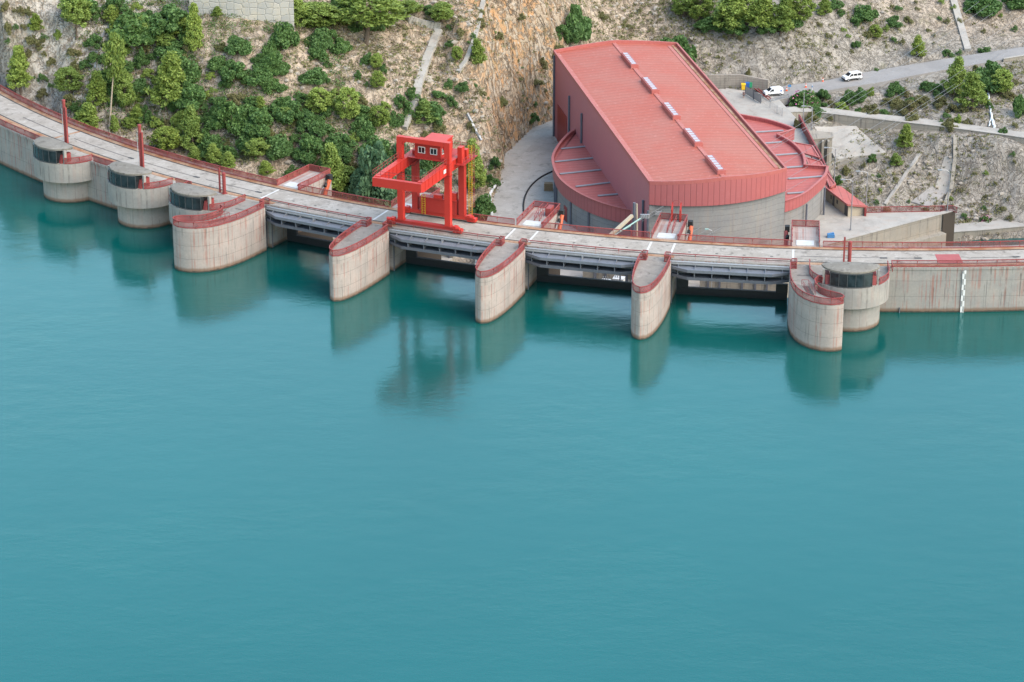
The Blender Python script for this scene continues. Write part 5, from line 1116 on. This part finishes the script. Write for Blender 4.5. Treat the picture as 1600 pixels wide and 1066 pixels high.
tk = thing('round_tank', 'short round concrete tank with clutter on top beside the right annex', 'tank', (56.2, 512.5, YZ)); OFF[tk.name] = (0, 0, 0)
mb = MB(); mb.lathe([(2.3, -.2), (2.3, 4.2), (2.0, 4.2), (2.0, 3.6)], n=28); mb.build('shell', M['tower'], tk, True)
mb = MB(); mb.box(-1.2, .3, -.6, .7, 3.6, 4.4); mb.tube([(.2, -.5, 4.4), (1.6, .5, 4.5)], .15, 6); mb.build('clutter', M['galv'], tk, True)
q = unp(1298, 371, YZ); mb = MB(); mb.box(q[0]-.7, q[0]+.7, q[1]-.5, q[1]+.5, YZ, YZ+.7); mb.tube([(q[0]-.6, q[1], YZ+.7), (q[0]+.6, q[1], YZ+.9)], .2, 6); tag(mb.build('blue_tarpaulin', M['signblue']), 'crumpled blue tarpaulin bundle on the yard beside the round tank', 'tarpaulin')
# waterfall on the right slope
fl = drape([(1543, 140), (1546, 162), (1549, 185), (1554, 202)], .35, 6); fl2 = drape([(1549, 185), (1545, 200)], .3, 4)
mb = MB(); 
for pth, w0_, w1_ in ((fl, .35, 1.0), (fl2, .3, .5)):
    n = len(pth); mb.tube([p+np.array([.12*math.sin(i*2.3), 0, .1*math.cos(i*1.7)]) for i, p in enumerate(pth)], [w0_*.45+(w1_-w0_)*.25*i/n*(1+.25*math.sin(i*3)) for i in range(n)], 7)
tag(mb.build('waterfall', M['fall']), 'thin white waterfall running down between the trees at the right', 'waterfall')

# person by the bins
def skinned(name, pts, edges, rad, mat, parent, sub=1):
    me = bpy.data.meshes.new(name); me.from_pydata(pts, edges, []); o = bpy.data.objects.new(name, me); COL.objects.link(o)
    if parent is not None: o.parent = parent
    me.materials.append(mat); m = o.modifiers.new('skin', 'SKIN'); m.use_smooth_shade = True
    for i, r in enumerate(rad): me.skin_vertices[0].data[i].radius = (r, r) if not hasattr(r, '__len__') else r
    me.skin_vertices[0].data[0].use_root = True
    s = o.modifiers.new('sub', 'SUBSURF'); s.levels = s.render_levels = sub; OFF[o.name] = (0, 0, 0); return o
pp_ = unp(1161.8, 153.5, YZ)
ps = thing('person', 'person in dark shirt and shorts standing by the bins at the yard gate', 'person', tuple(pp_), R_(20)); OFF[ps.name] = (0, 0, 0)
J = [(0, 0, .93), (0, 0, 1.15), (0, 0, 1.40), (0, -.01, 1.50), (0, -.02, 1.58), (0, -.02, 1.70), (-.19, 0, 1.40), (-.25, 0, 1.13), (-.26, -.08, .88), (.19, 0, 1.40), (.25, 0, 1.13), (.26, -.08, .88), (-.1, 0, .86), (-.11, -.02, .48), (-.11, .02, .08), (-.11, -.14, .04), (.1, 0, .86), (.11, -.02, .48), (.11, .02, .08), (.11, -.14, .04)]
EDG = [(0, 1), (1, 2), (2, 3), (3, 4), (4, 5), (2, 6), (6, 7), (7, 8), (2, 9), (9, 10), (10, 11), (0, 12), (12, 13), (13, 14), (14, 15), (0, 16), (16, 17), (17, 18), (18, 19)]
RAD = [.13, .13, .14, .06, .09, .08, .06, .045, .035, .06, .045, .035, .085, .06, .045, .035, .085, .06, .045, .035]
for w_, sx in ((8, -1), (11, 1)):
    for k in range(5):       # four fingers of unequal length and a thumb, slightly curled
        dy = (-.035+k*.022) if k < 4 else -.05; ln = (.085, .095, .09, .07, .06)[k]; n0 = len(J)
        J += [(sx*.265, -.085+dy, .82), (sx*.268, -.09+dy, .82-ln*.55), (sx*.255, -.10+dy, .82-ln)]; EDG += [(w_, n0), (n0, n0+1), (n0+1, n0+2)]; RAD += [.012, .009, .008]
skinned('body', J, EDG, RAD, M['skin'], ps, 2)
skinned('shirt', [(0, 0, .92), (0, 0, 1.15), (0, 0, 1.41), (-.19, 0, 1.41), (-.24, 0, 1.2), (.19, 0, 1.41), (.24, 0, 1.2)], [(0, 1), (1, 2), (2, 3), (3, 4), (2, 5), (5, 6)], [.15, .15, .155, .075, .07, .075, .07], M['navy'], ps, 1)
skinned('shorts', [(0, 0, .94), (-.1, 0, .84), (-.11, -.01, .5), (.1, 0, .84), (.11, -.01, .5)], [(0, 1), (1, 2), (0, 3), (3, 4)], [.145, .10, .085, .10, .085], M['navy'], ps, 1)
skinned('hair', [(0, 0, 1.66), (0, .0, 1.73)], [(0, 1)], [.098, .08], M['hair'], ps, 1)
#==PART4==
HAZE = 0.0
# ------------------------------------------------------------------ vegetation
def cards(P0, size, rng, flat=.0, elong=1.6):
    """many small leaf or needle-tuft faces at the points P0"""
    n = len(P0); a = rng.normal(size=(n, 3)); a[:, 2] *= (1-flat); a /= np.linalg.norm(a, axis=1)[:, None]
    b = rng.normal(size=(n, 3)); b -= (a*b).sum(1)[:, None]*a; b /= np.linalg.norm(b, axis=1)[:, None]
    s = (size*(.65+.7*rng.random(n)))[:, None]; a = a*s*elong*.5; b = b*s*.5
    return np.stack([P0-a*.9, P0-b+a*.1, P0+a, P0+b+a*.1], 1).reshape(-1, 3)
def leafmesh(name, V, mat):
    me = bpy.data.meshes.new(name); n = len(V)//4; me.vertices.add(len(V)); me.vertices.foreach_set('co', V.astype(np.float32).ravel())
    me.loops.add(len(V)); me.loops.foreach_set('vertex_index', np.arange(len(V))); me.polygons.add(n); me.polygons.foreach_set('loop_start', np.arange(0, len(V), 4))
    me.update(calc_edges=True); me.materials.append(mat); return me
def pine_proto(style, seed, mat):
    """8 m tall, 5 m wide"""
    r = np.random.default_rng(seed); Hh, W = 8.0, 5.0; cl = []; limbs = []
    lean = r.normal(0, .25, 2)
    ax_ = lambda t: np.array([lean[0]*t*t+.12*math.sin(3*t+seed), lean[1]*t*t, Hh*t])
    base = {'cone': .14, 'round': .22, 'umbrella': .42, 'tier': .16, 'bare': .62}[style]
    n = {'cone': 96, 'round': 92, 'umbrella': 84, 'tier': 90, 'bare': 60}[style]
    for i in range(n):
        t = base+(1-base)*(i+.5)/n; h = (t-base)/(1-base)
        if style == 'cone': rr = W/2*(1-h)**.75*min(1, .55+h*3)
        elif style == 'umbrella': rr = W/2*math.sin(math.pi*min(1, .25+.72*h))**.6
        elif style == 'tier': rr = W/2*(.35+.65*abs(math.sin(h*math.pi*2.3+.5)))*(1-h)**.55
        elif style == 'bare': rr = W*.42*math.sin(math.pi*(.12+.8*h))
        else: rr = W/2*math.sin(math.pi*(.18+.77*h))**.7
        an = i*2.4+r.normal(0, .5); d = rr*(.45+.6*r.random()**.5); c = ax_(t)+np.array([d*math.cos(an), d*math.sin(an), r.normal(0, .15)+.12*d])
        cl.append((c, .42+.32*r.random())); 
        if i % 4 == 0: limbs.append((ax_(t-.05), c))
    for _ in range(4): c = ax_(.96+.05*r.random()); cl.append((c, .3))
    pts = []
    for c, s in cl:
        k = int(62*s/.55); q = r.normal(size=(k, 3)); q /= np.linalg.norm(q, axis=1)[:, None]; q *= (r.random(k)**.4)[:, None]; pts.append(c+q*np.array([s*1.25, s*1.25, s*.8]))
    me = leafmesh('crown', cards(np.concatenate(pts), .21, r, .2, 2.3), mat)
    mb = MB(); mb.tube([ax_(t) for t in np.linspace(-.03, .97, 9)], [.24*(1-.85*t) for t in np.linspace(0, 1, 9)], 7)
    for a, c in limbs: mb.tube([a, (a+c)/2+np.array([0, 0, .1]), c], [.06, .045, .02], 5)
    return me, mb
def bush_proto(seed, mat, leafsize=.30, n=2300, W=4.0, Hh=3.2, lobes=17):
    r = np.random.default_rng(seed); pts = []
    for i in range(lobes):
        an = r.random()*6.283; d = W*.42*r.random()**.6; top = Hh*(.86-.5*(d/(W*.42))**2)*(.62+.5*r.random())
        s = W*(.085+.12*r.random()); c = np.array([d*math.cos(an), d*math.sin(an), max(s*.7, top-s)])
        k = n//lobes; q = r.normal(size=(k, 3)); q /= np.linalg.norm(q, axis=1)[:, None]; q *= (.55+.45*r.random(k)**.5)[:, None]; pts.append(c+q*s*np.array([1, 1, .85]))
    p = np.concatenate(pts); p = p[p[:, 2] > -.1]; 
    return cards(p, leafsize, r, .1, 1.5)
PROT = {}
def pine(style, var, matk, bark='bark'):
    k = (style, var, matk, bark)
    if k not in PROT:
        me, mb = pine_proto(style, var*17+len(style), M[matk]); tr = mb.build('trunk', M[bark]); PROT[k] = (me, tr.data); bpy.data.objects.remove(tr)
    return PROT[k]
def bush(var, matk, big=False):
    k = ('b', var, matk, big)
    if k not in PROT:
        V = bush_proto(100+var*7, M[matk], .20 if not big else .22, 3600 if not big else 7500, lobes=19 if not big else 34)
        me = leafmesh('crown', V, M[matk]); r = np.random.default_rng(var); mb = MB()
        for i in range(5): an = i*1.3; mb.tube([(0, 0, -.3), (.5*math.cos(an), .5*math.sin(an), .8), (1.0*math.cos(an), 1.0*math.sin(an), 1.7)], [.09, .06, .02], 5)
        st = mb.build('stem', M['bark']); PROT[k] = (me, st.data); bpy.data.objects.remove(st)
    return PROT[k]
def link_part(name, me, parent):
    o = bpy.data.objects.new(name, me); COL.objects.link(o); o.parent = parent; OFF[o.name] = (0, 0, 0); return o
# (kind, bearing, dip of the foot, apparent height, apparent width) ; kinds: P pine, C conical pine, U umbrella pine, T tiered, N bare stemmed, L broadleaf, B dark shrub, O olive shrub, F oleander, Y yellow-green shrub
VEG = '''U,118,62,74,46 P,55,50,30,24 O,55,66,16,30 P,33,146,72,36 C,135,205,48,42 P,152,166,58,36 P,198,176,66,30 N,171,206,142,34 T,258,175,96,50 C,302,84,78,28
B,205,66,60,74 B,268,46,52,68 B,267,86,30,48 B,222,103,36,28 B,186,80,26,30 B,372,82,36,38 B,290,128,50,44 B,302,166,48,58 B,340,108,28,36 B,366,120,36,46 B,401,130,34,46 B,430,114,38,38 B,402,97,22,24 B,430,142,26,34
B,362,204,58,54 B,405,207,52,58 B,434,242,42,50 B,450,184,40,52 B,393,233,38,40 B,336,198,30,38 B,320,190,24,28 P,303,238,72,38 P,263,240,46,38 Y,276,206,34,24 Y,247,196,24,34 C,335,258,36,28 C,355,264,30,24 C,307,252,26,24 C,418,274,26,26 Y,245,150,20,26
O,108,166,26,24 O,118,116,26,20 O,115,86,18,18 C,180,208,30,16 O,68,152,20,20 O,80,100,15,20 O,28,18,14,18 O,14,52,24,18 O,62,76,14,18 P,340,26,18,18 B,165,100,24,20 O,150,130,22,22 O,20,118,18,20 Y,90,60,18,16 B,225,190,34,24
U,572,70,92,76 P,498,44,46,54 P,467,42,50,40 B,444,76,52,46 B,481,68,16,18 B,532,80,28,36 B,495,94,28,36 B,512,105,14,15 B,490,129,32,40 B,424,118,44,36 B,577,101,25,28 P,589,110,28,18 B,599,113,18,13 B,559,124,20,18 B,573,136,10,12
P,590,141,30,20 B,557,153,16,18 P,541,194,58,32 B,515,182,26,28 P,592,203,40,28 B,643,154,24,25 B,660,168,20,20 B,636,182,24,22 B,618,197,32,26 B,683,155,22,30 B,705,167,24,18 B,410,188,30,38 B,446,174,26,44 B,482,202,42,40 B,428,244,40,40 B,486,248,50,56 B,523,238,40,40 B,588,246,46,58 B,470,160,24,30
C,521,304,86,52 L,588,322,118,74 L,655,318,72,46 C,742,304,88,36 B,766,292,26,28 B,755,340,46,40 B,773,266,30,20 Y,550,320,18,22 B,540,250,30,30 L,628,268,60,40 B,695,232,24,22
P,690,34,34,32 U,642,30,32,36 P,715,97,26,17 P,748,104,45,26 O,750,44,22,18 B,701,137,18,15 B,722,142,22,22 O,785,165,20,18 B,833,190,20,22 O,848,107,22,18 O,838,132,16,18 B,875,60,30,26 O,872,92,30,24 O,780,60,14,16 O,812,30,14,18 O,720,55,16,18 B,670,20,18,22 O,735,205,20,14 O,752,150,16,14
B,1053,98,56,60 B,900,64,66,46 B,1082,90,24,14 P,1093,36,52,36 P,1138,44,64,62 B,1152,52,26,46 P,1188,46,60,48 B,1205,50,24,40 P,1220,56,64,40 P,1246,38,58,42 B,1236,40,22,36 P,1070,30,44,34 B,1112,44,26,40 P,1165,40,56,40 P,1288,26,32,24 B,1350,32,26,45 B,1396,40,22,28 P,1368,62,24,20 Y,1385,49,12,15 Y,1318,50,12,12 P,1434,92,36,24 B,1480,88,16,20 B,1499,87,12,14 B,1538,82,14,22 B,1533,18,26,58 B,1588,10,16,40 B,1110,48,24,30 B,1305,12,16,26
O,1132,62,10,12 O,1155,64,10,12 O,1170,121,18,13 O,1295,60,8,14 B,1369,114,12,12 O,1122,92,10,8 O,1238,108,6,8 O,1172,70,10,10 O,1224,78,6,8 O,1294,88,10,10 O,1000,20,10,12 O,985,46,10,14 O,940,30,16,18 O,1330,84,8,10 O,1410,70,12,14
F,1255,170,28,54 B,1284,160,30,28 B,1326,166,34,24 B,1343,156,25,26 Y,1360,150,20,12 B,1400,147,26,30 O,1385,162,12,18 O,1415,150,14,16 O,1300,165,14,14 P,1487,150,62,34 B,1547,140,54,56 P,1519,172,60,42 P,1563,150,42,28 B,1594,180,40,30 B,1470,194,10,12 C,1219,163,12,11 O,1246,202,24,16 P,1413,234,42,26 B,1363,254,19,15 P,1400,260,22,21 B,1307,287,19,19 O,1322,272,18,16 B,1369,320,14,12
O,1494,237,16,9 O,1497,264,14,9 Y,1486,314,15,10 Y,1540,274,13,11 B,1583,245,10,12 B,1567,210,16,14 B,1506,342,14,14 F,1540,348,15,22 O,1578,345,8,16 F,1512,346,9,9 O,1385,334,11,18 O,1443,170,12,16 O,1350,262,12,12 O,1400,282,8,10 Y,1375,300,9,9 O,1430,200,8,10 O,1540,310,9,9 O,1568,330,8,12 O,1555,290,8,10 O,1452,275,7,8 B,1420,318,9,9 O,1512,195,14,16 O,1585,200,12,14 B,1545,170,16,14'''
def fill(n):
    """the shrubs that close the left hillside between the larger ones"""
    bare = [(365, 80, 412, 112), (430, 80, 520, 165), (535, 50, 650, 165), (0, 0, 112, 230), (325, 190, 348, 222), (415, 225, 475, 272), (300, 85, 330, 112), (305, 0, 460, 78), (195, 205, 232, 250), (690, 0, 900, 400)]
    r = np.random.default_rng(5); got = []; old = [(float(e.split(',')[1]), float(e.split(',')[2])) for e in VEG.split()]
    while len(got) < n:
        u, v = r.uniform(112, 690), r.uniform(14, 335)
        if v > 165+.30*(u-60) or any(a <= u <= c and b <= v <= d for a, b, c, d in bare) or u > 610 and v < 150: continue
        if 612 < u < 705 and abs(u-np.interp(v, [15, 50, 95, 130, 160, 203], [650, 686, 668, 655, 648, 630])) < 17: continue
        if min([math.hypot(u-a, (v-b)) for a, b in old+[g[1:3] for g in got]]) < 11.5: continue
        k = 'BBBBYOOP'[r.integers(8)]; w = r.uniform(20, 40) if k in 'BP' else r.uniform(15, 26); got.append((k, u, v, w*r.uniform(.75, 1.1)*(1.3 if k == 'P' else 1), w))
    return got
def fill2(n):
    """scrub along the road, above it and on the cliffs"""
    r = np.random.default_rng(9); got = []; old = [(float(e.split(',')[1]), float(e.split(',')[2])) for e in VEG.split()]
    boxes = [(4, 15, 108, 160, .72, 20), (1240, 140, 1470, 192, 1.1, 22), (1280, 2, 1600, 78, .62, 30), (1470, 110, 1600, 205, 1., 16), (700, 5, 860, 185, .6, 16), (1310, 245, 1600, 340, .42, 11)]
    pool = [b for b in boxes for _ in range(b[5])]
    for b in pool:
        for _ in range(30):
            u, v = r.uniform(b[0], b[2]), r.uniform(b[1], b[3])
            if b[3] == 78 and v > 92-(u-1280)*.11: continue
            if 1530 < u < 1566 and 125 < v < 210: continue
            if b[0] == 1240 and v < 150-(u-1240)*.12: continue
            if min([math.hypot(u-a, v-c) for a, c in old+[g[1:3] for g in got]]) < 9: continue
            k = 'OOOBBY'[r.integers(6)]; w = r.uniform(11, 27)*b[4]; got.append((k, u, v, w*r.uniform(.75, 1.05), w)); break
    return got[:n]
ENT = [(e.split(',')[0],)+tuple(float(x) for x in e.split(',')[1:]) for e in VEG.split()]+fill(150)+fill2(115)
ZONES = [  # bearing and dip boxes of the places the labels name
 (0, 0, 92, 175, 'on the pale bluff at far left'), (92, 0, 160, 175, 'by the thin silvery pipe'), (92, 130, 240, 215, 'by the tall red masts'),
 (160, 0, 318, 100, 'left of the white stone wall'), (160, 100, 318, 182, 'in the thicket above the masts'), (225, 182, 345, 275, 'behind the dense red crest railing'),
 (318, 0, 400, 125, 'below the white stone wall'), (400, 0, 462, 150, "below the stone wall's right end"), (318, 120, 480, 212, 'in the dark mid-slope thicket'), (345, 205, 505, 300, 'above the leftmost crest platform'),
 (460, 0, 545, 85, 'right of the white stone wall'), (462, 84, 548, 150, 'on the pale scree'), (545, 0, 612, 156, 'left of the stair channel'), (480, 150, 612, 212, 'below the pale scree'), (612, 140, 725, 200, 'beside the lower stair channel'),
 (480, 200, 612, 345, 'just left of the crane'), (612, 200, 715, 345, 'behind the red gantry crane'), (715, 195, 790, 345, 'just right of the crane'), (612, 0, 705, 140, 'near the stair channel top'), (705, 0, 800, 195, 'by the thin cliff channel'), (800, 0, 930, 195, 'on the cliff beside the hall'),
 (930, 0, 1062, 125, 'behind the hall roof'), (1062, 0, 1270, 58, 'at the grey slope top'), (1062, 58, 1300, 126, 'on the bare grey slope'), (1270, 0, 1420, 125, 'above the passenger van'), (1420, 0, 1601, 92, 'above the upper right road'),
 (1200, 126, 1320, 210, 'between road and path near the gate'), (1320, 126, 1460, 205, 'below the passenger van'), (1460, 92, 1601, 212, 'around the waterfall'), (1290, 205, 1420, 345, 'left of the thin rock rib'), (1420, 205, 1505, 345, 'by the pale rock patch'), (1505, 205, 1601, 350, 'on the far right rock slope')]
KN = {'P': ('pine_tree', 'rounded light green pine', 'tree'), 'C': ('pine_tree', 'bright green conical pine', 'tree'), 'U': ('pine_tree', 'broad umbrella shaped green pine', 'tree'), 'T': ('pine_tree', 'tall tiered pale green pine', 'tree'), 'N': ('pine_tree', 'pine with long bare pale trunk', 'tree'), 'L': ('broadleaf_tree', 'big bluish green leafy tree', 'tree'), 'B': ('shrub', 'dark green shrub', 'shrub'), 'O': ('shrub', 'olive shrub', 'shrub'), 'F': ('oleander', 'pink flowering oleander', 'shrub'), 'Y': ('shrub', 'yellow-green shrub', 'shrub')}
def zone_of(u, v):
    for a, b, c, d, n in ZONES:
        if a <= u < c and b <= v < d: return n
    return min(ZONES, key=lambda z: abs((z[0]+z[2])/2-u)+abs((z[1]+z[3])/2-v))[4]
SMALL = set(sorted([i for i, e in enumerate(ENT) if e[0] in 'BOY'], key=lambda i: ENT[i][3]*ENT[i][4])[:max(0, sum(e[0] in 'BOY' for e in ENT)-290)])
bykey = {}
for i, (k, u, v, h, w) in enumerate(ENT):
    if i in SMALL: continue
    size = '' if k in 'LFNTU' else ('large ' if w*h > 1900 else 'small ' if w*h < 430 else 'medium ')
    bykey.setdefault((size+KN[k][1], zone_of(u, v)), []).append((u, i))
NUMW = ['leftmost', 'second from the left', 'third from the left', 'fourth from the left', 'fifth from the left', 'sixth from the left', 'seventh from the left', 'eighth from the left', 'ninth from the left', 'tenth from the left', 'eleventh from the left', 'twelfth from the left']
LAB = {}; NUMW += ['thirteenth from the left', 'fourteenth from the left', 'fifteenth from the left']
for (d, z), lst in bykey.items():
    lst.sort()
    for j, (u, i) in enumerate(lst):
        w = '' if len(lst) == 1 else (NUMW[j] if j < len(lst)-1 else 'rightmost' if len(lst) > 1 else '')
        LAB[i] = (f'{w} of the {d}s {z}' if w in ('leftmost', 'rightmost') else f'{d} {z}, {w}' if w else f'{d} {z}')
MERGE = {}
for i, (k, u, v, h, w) in enumerate(ENT):
    if i in SMALL:       # the smallest shrubs of all read only as scrub
        q = hit(u, v-1); m = np.linalg.norm(q-np.array([0, 0, H]))/F; mk = {'B': 'ld', 'O': 'lo', 'Y': 'lb'}[k]; cm = bush(i % 4, mk)[0]
        V = np.empty(len(cm.vertices)*3, np.float32); cm.vertices.foreach_get('co', V); V = V.reshape(-1, 4, 3)[::3].reshape(-1, 3); s = w*m/4.0
        MERGE.setdefault(mk, []).append(V*np.array([s, s, s])+q); continue
    p = hit(u, v-1); dist = np.linalg.norm(p-np.array([0, 0, H])); m = dist/F
    wm = w*m*1.08; hm = max(.55*wm, (h*m-wm*.16)/.93)
    if k in 'PCUTN':
        st = {'P': ('round', 'tier')[i % 2], 'C': 'cone', 'U': 'umbrella', 'T': 'tier', 'N': 'bare'}[k]
        cm, tm = pine(st, i % 3, 'lb' if (k == 'C' or i % 3 == 0) else 'lp', 'barkp' if k == 'N' else 'bark')
        o = thing(KN[k][0], LAB[i], 'tree', p-np.array([0, 0, .2]), (i*2.399) % 6.28, 'pines on the hillsides'); jx = .86+.3*((i*.618) % 1); o.scale = (wm/5.0*jx, wm/5.0/jx**.5, hm/8.0); o.rotation_euler.x = .10*math.sin(i*1.7); o.rotation_euler.y = .10*math.cos(i*2.3); link_part('trunk', tm, o); link_part('crown', cm, o)
    else:
        mk = {'L': 'll', 'B': 'ld', 'O': 'lo', 'F': 'ld', 'Y': 'lb'}[k]; cm, sm = bush(i % 4, mk, w > 34)
        if k == 'L': hm = (h*m-wm*.15)/.93
        o = thing(KN[k][0], LAB[i], KN[k][2], p-np.array([0, 0, .2 if k != 'L' else .3]), (i*2.399) % 6.28, 'shrubs on the hillsides' if k != 'L' else 'leafy trees behind the crest')
        jx = .8+.42*((i*.618) % 1); o.scale = (wm/4.0*jx, wm/4.0/jx**.5, hm/3.0); link_part('stem' if k != 'L' else 'trunk', sm, o); link_part('crown', cm, o)
        if k == 'F':
            r = np.random.default_rng(i); q = r.normal(size=(46, 3)); q /= np.linalg.norm(q, axis=1)[:, None]; q[:, 2] = abs(q[:, 2]); V = cards(q*np.array([1.75, 1.75, 2.5])+np.array([0, 0, .4]), .26, r, 0, 1.2); link_part('blossom', leafmesh('blossom', V, M['pink']), o)
for mk, L in MERGE.items():
    o = bpy.data.objects.new('scattered_scrub', leafmesh('scattered_scrub', np.concatenate(L), M[mk])); COL.objects.link(o); tag(o, {'ld': 'smallest dark green bushes sprinkled over the slopes', 'lo': 'smallest olive bushes sprinkled over the slopes', 'lb': 'smallest yellow-green bushes sprinkled over the slopes'}[mk], 'scrub', kind='stuff')
# ground cover that nobody could count: low scrub and loose stones
def scatter(n, rng):
    out = []
    while len(out) < n:
        x = rng.uniform(-118, 118, 4000); y = rng.uniform(470, 690, 4000); s_, r_ = sr(x, y); z = ground(x, y)
        dep = y*math.cos(TH)-(z-H)*math.sin(TH); u = 800+F*x/dep; upv = y*math.sin(TH)+(z-H)*math.cos(TH); v = 533-F*upv/dep
        ok = (r_ < -6) & (u > -30) & (u < 1630) & (v > -40) & (v < 380) & ~inpoly(x, y, YARD) & ~inpoly(x, y, RIVER)
        d1, _ = seg_d(x, y, roadC); d2, _ = seg_d(x, y, pathC); ok &= (d1 > 5.2) & (d2 > 3)
        ok &= rng.random(4000) < np.clip((fbm(x, y, 14, 500, 4)+.12)*5, .03, 1)*np.where(x > 45, .62, 1)
        out += list(np.c_[x, y, z][ok])
    return np.array(out[:n])
sp = scatter(8000, RNG)
for mk, nm, a, b in (('lo', 'low_scrub', 0, 5000), ('dry', 'dry_scrub', 5000, 8000)):
    q = sp[a:b]; s = .22+.40*RNG.random(len(q))**2; k = 14
    pp = np.repeat(q, k, 0)+RNG.normal(size=(len(q)*k, 3))*np.repeat(s, k)[:, None]*np.array([1, 1, .45])+np.array([0, 0, .25])
    o = bpy.data.objects.new(nm, leafmesh(nm, cards(pp, .26, RNG, .1, 1.5), M[mk])); COL.objects.link(o); tag(o, 'low tufts of scrub spread over the rocky slopes' if mk == 'lo' else 'brown dry tufts spread over the rocky slopes', 'scrub', kind='stuff')
BARE = [(365, 80, 412, 112), (430, 80, 520, 165), (535, 50, 650, 165), (0, 0, 112, 230), (325, 190, 348, 222), (415, 225, 475, 272), (195, 205, 232, 250)]
r = np.random.default_rng(21); q = []
while len(q) < 1500:
    u, v = r.uniform(112, 640), r.uniform(0, 335)
    if v > 160+.30*(u-60) or (any(a <= u <= c and b <= v <= d for a, b, c, d in BARE) and r.random() > .06): continue
    q.append(hit(u, v))
q = np.array(q); s = .45+.6*r.random(len(q)); k = 40; pp = np.repeat(q, k, 0)+r.normal(size=(len(q)*k, 3))*np.repeat(s, k)[:, None]*np.array([1, 1, .45])*.8+np.array([0, 0, .35])
half = len(pp)//2//k*k
for nm, mk, a, b in (('ground_cover', 'ld', 0, half), ('ground_cover', 'lo', half, len(pp))):
    o = bpy.data.objects.new(nm, leafmesh(nm, cards(pp[a:b], .22, r, .1, 1.5), M[mk])); COL.objects.link(o); tag(o, 'knee high green scrub mat between the shrubs of the left hillside' if mk == 'ld' else 'knee high olive scrub mat between the shrubs of the left hillside', 'scrub', kind='stuff')
ICO = np.array([(0, 0, 1)]+[(.894*math.cos(a), .894*math.sin(a), .447) for a in np.arange(5)*1.2566]+[(.894*math.cos(a+.628), .894*math.sin(a+.628), -.447) for a in np.arange(5)*1.2566]+[(0, 0, -1)])
ICF = [(0, i+1, (i+1) % 5+1) for i in range(5)]+[(i+1, i+6, (i+1) % 5+1) for i in range(5)]+[((i+1) % 5+1, i+6, (i+1) % 5+6) for i in range(5)]+[(11, (i+1) % 5+6, i+6) for i in range(5)]
st = scatter(3000, RNG); vs = []; fs = []
for i, p in enumerate(st):
    s = .16+.55*RNG.random()**4; vs.append(p+ICO*(s*(.7+.6*RNG.random((12, 1))))*np.array([1.2, 1, .75])); fs += [tuple(x+12*i for x in f) for f in ICF]
me = bpy.data.meshes.new('loose_stones'); me.from_pydata(np.concatenate(vs).tolist(), [], fs)
M['stones'] = concrete_flat('loose_stone', (.36, .31, .255), (.46, .42, .36), .4, 2); me.materials.append(M['stones']); o = bpy.data.objects.new('loose_stones', me); COL.objects.link(o); tag(o, 'pale loose stones scattered over the rocky slopes', 'stones', kind='stuff')

if HAZE > 0:
    hb_ = MB(); hb_.box(-240, 240, -20, 760, -45, H+14); hz = NT('haze'); v = hz.n('ShaderNodeVolumePrincipled', {'Color': (.86, .92, 1, 1), 'Density': HAZE, 'Anisotropy': .2}); hz.t.links.new(v.outputs[0], hz.out.inputs['Volume'])
    tag(hb_.build('haze', hz.m, smooth=0), 'thin pale summer haze over the valley', 'haze', kind='stuff')
# ------------------------------------------------------------------ light
EL, AZ = R_(44), R_(122)           # hazy sun, high on the right
sd = Vector((math.sin(AZ)*math.cos(EL), math.cos(AZ)*math.cos(EL), math.sin(EL)))
w = bpy.data.worlds.new('World'); SC.world = w; w.use_nodes = True; nt = w.node_tree
sky = nt.nodes.new('ShaderNodeTexSky'); sky.sky_type = 'NISHITA'; sky.sun_disc = False; sky.sun_elevation = EL; sky.sun_rotation = AZ; sky.altitude = 400; sky.air_density = 2.0; sky.dust_density = .8; sky.ozone_density = 2.2
bg = nt.nodes['Background']; nt.links.new(sky.outputs[0], bg.inputs[0]); bg.inputs[1].default_value = .15
sl = bpy.data.lights.new('sun', 'SUN'); sl.energy = 2.0; sl.angle = R_(60); sl.color = (1, .83, .64)
so = bpy.data.objects.new('sun', sl); COL.objects.link(so); so.rotation_euler = sd.to_track_quat('Z', 'Y').to_euler(); so.location = (0, 0, 300)
vs_ = SC.view_settings; vs_.view_transform = 'Standard'; vs_.look = 'None'; vs_.gamma = 1; vs_.exposure = 1.48; vs_.use_curve_mapping = False
SC.cycles.max_bounces = 6; SC.cycles.transparent_max_bounces = 12; SC.cycles.caustics_reflective = False; SC.cycles.caustics_refractive = False
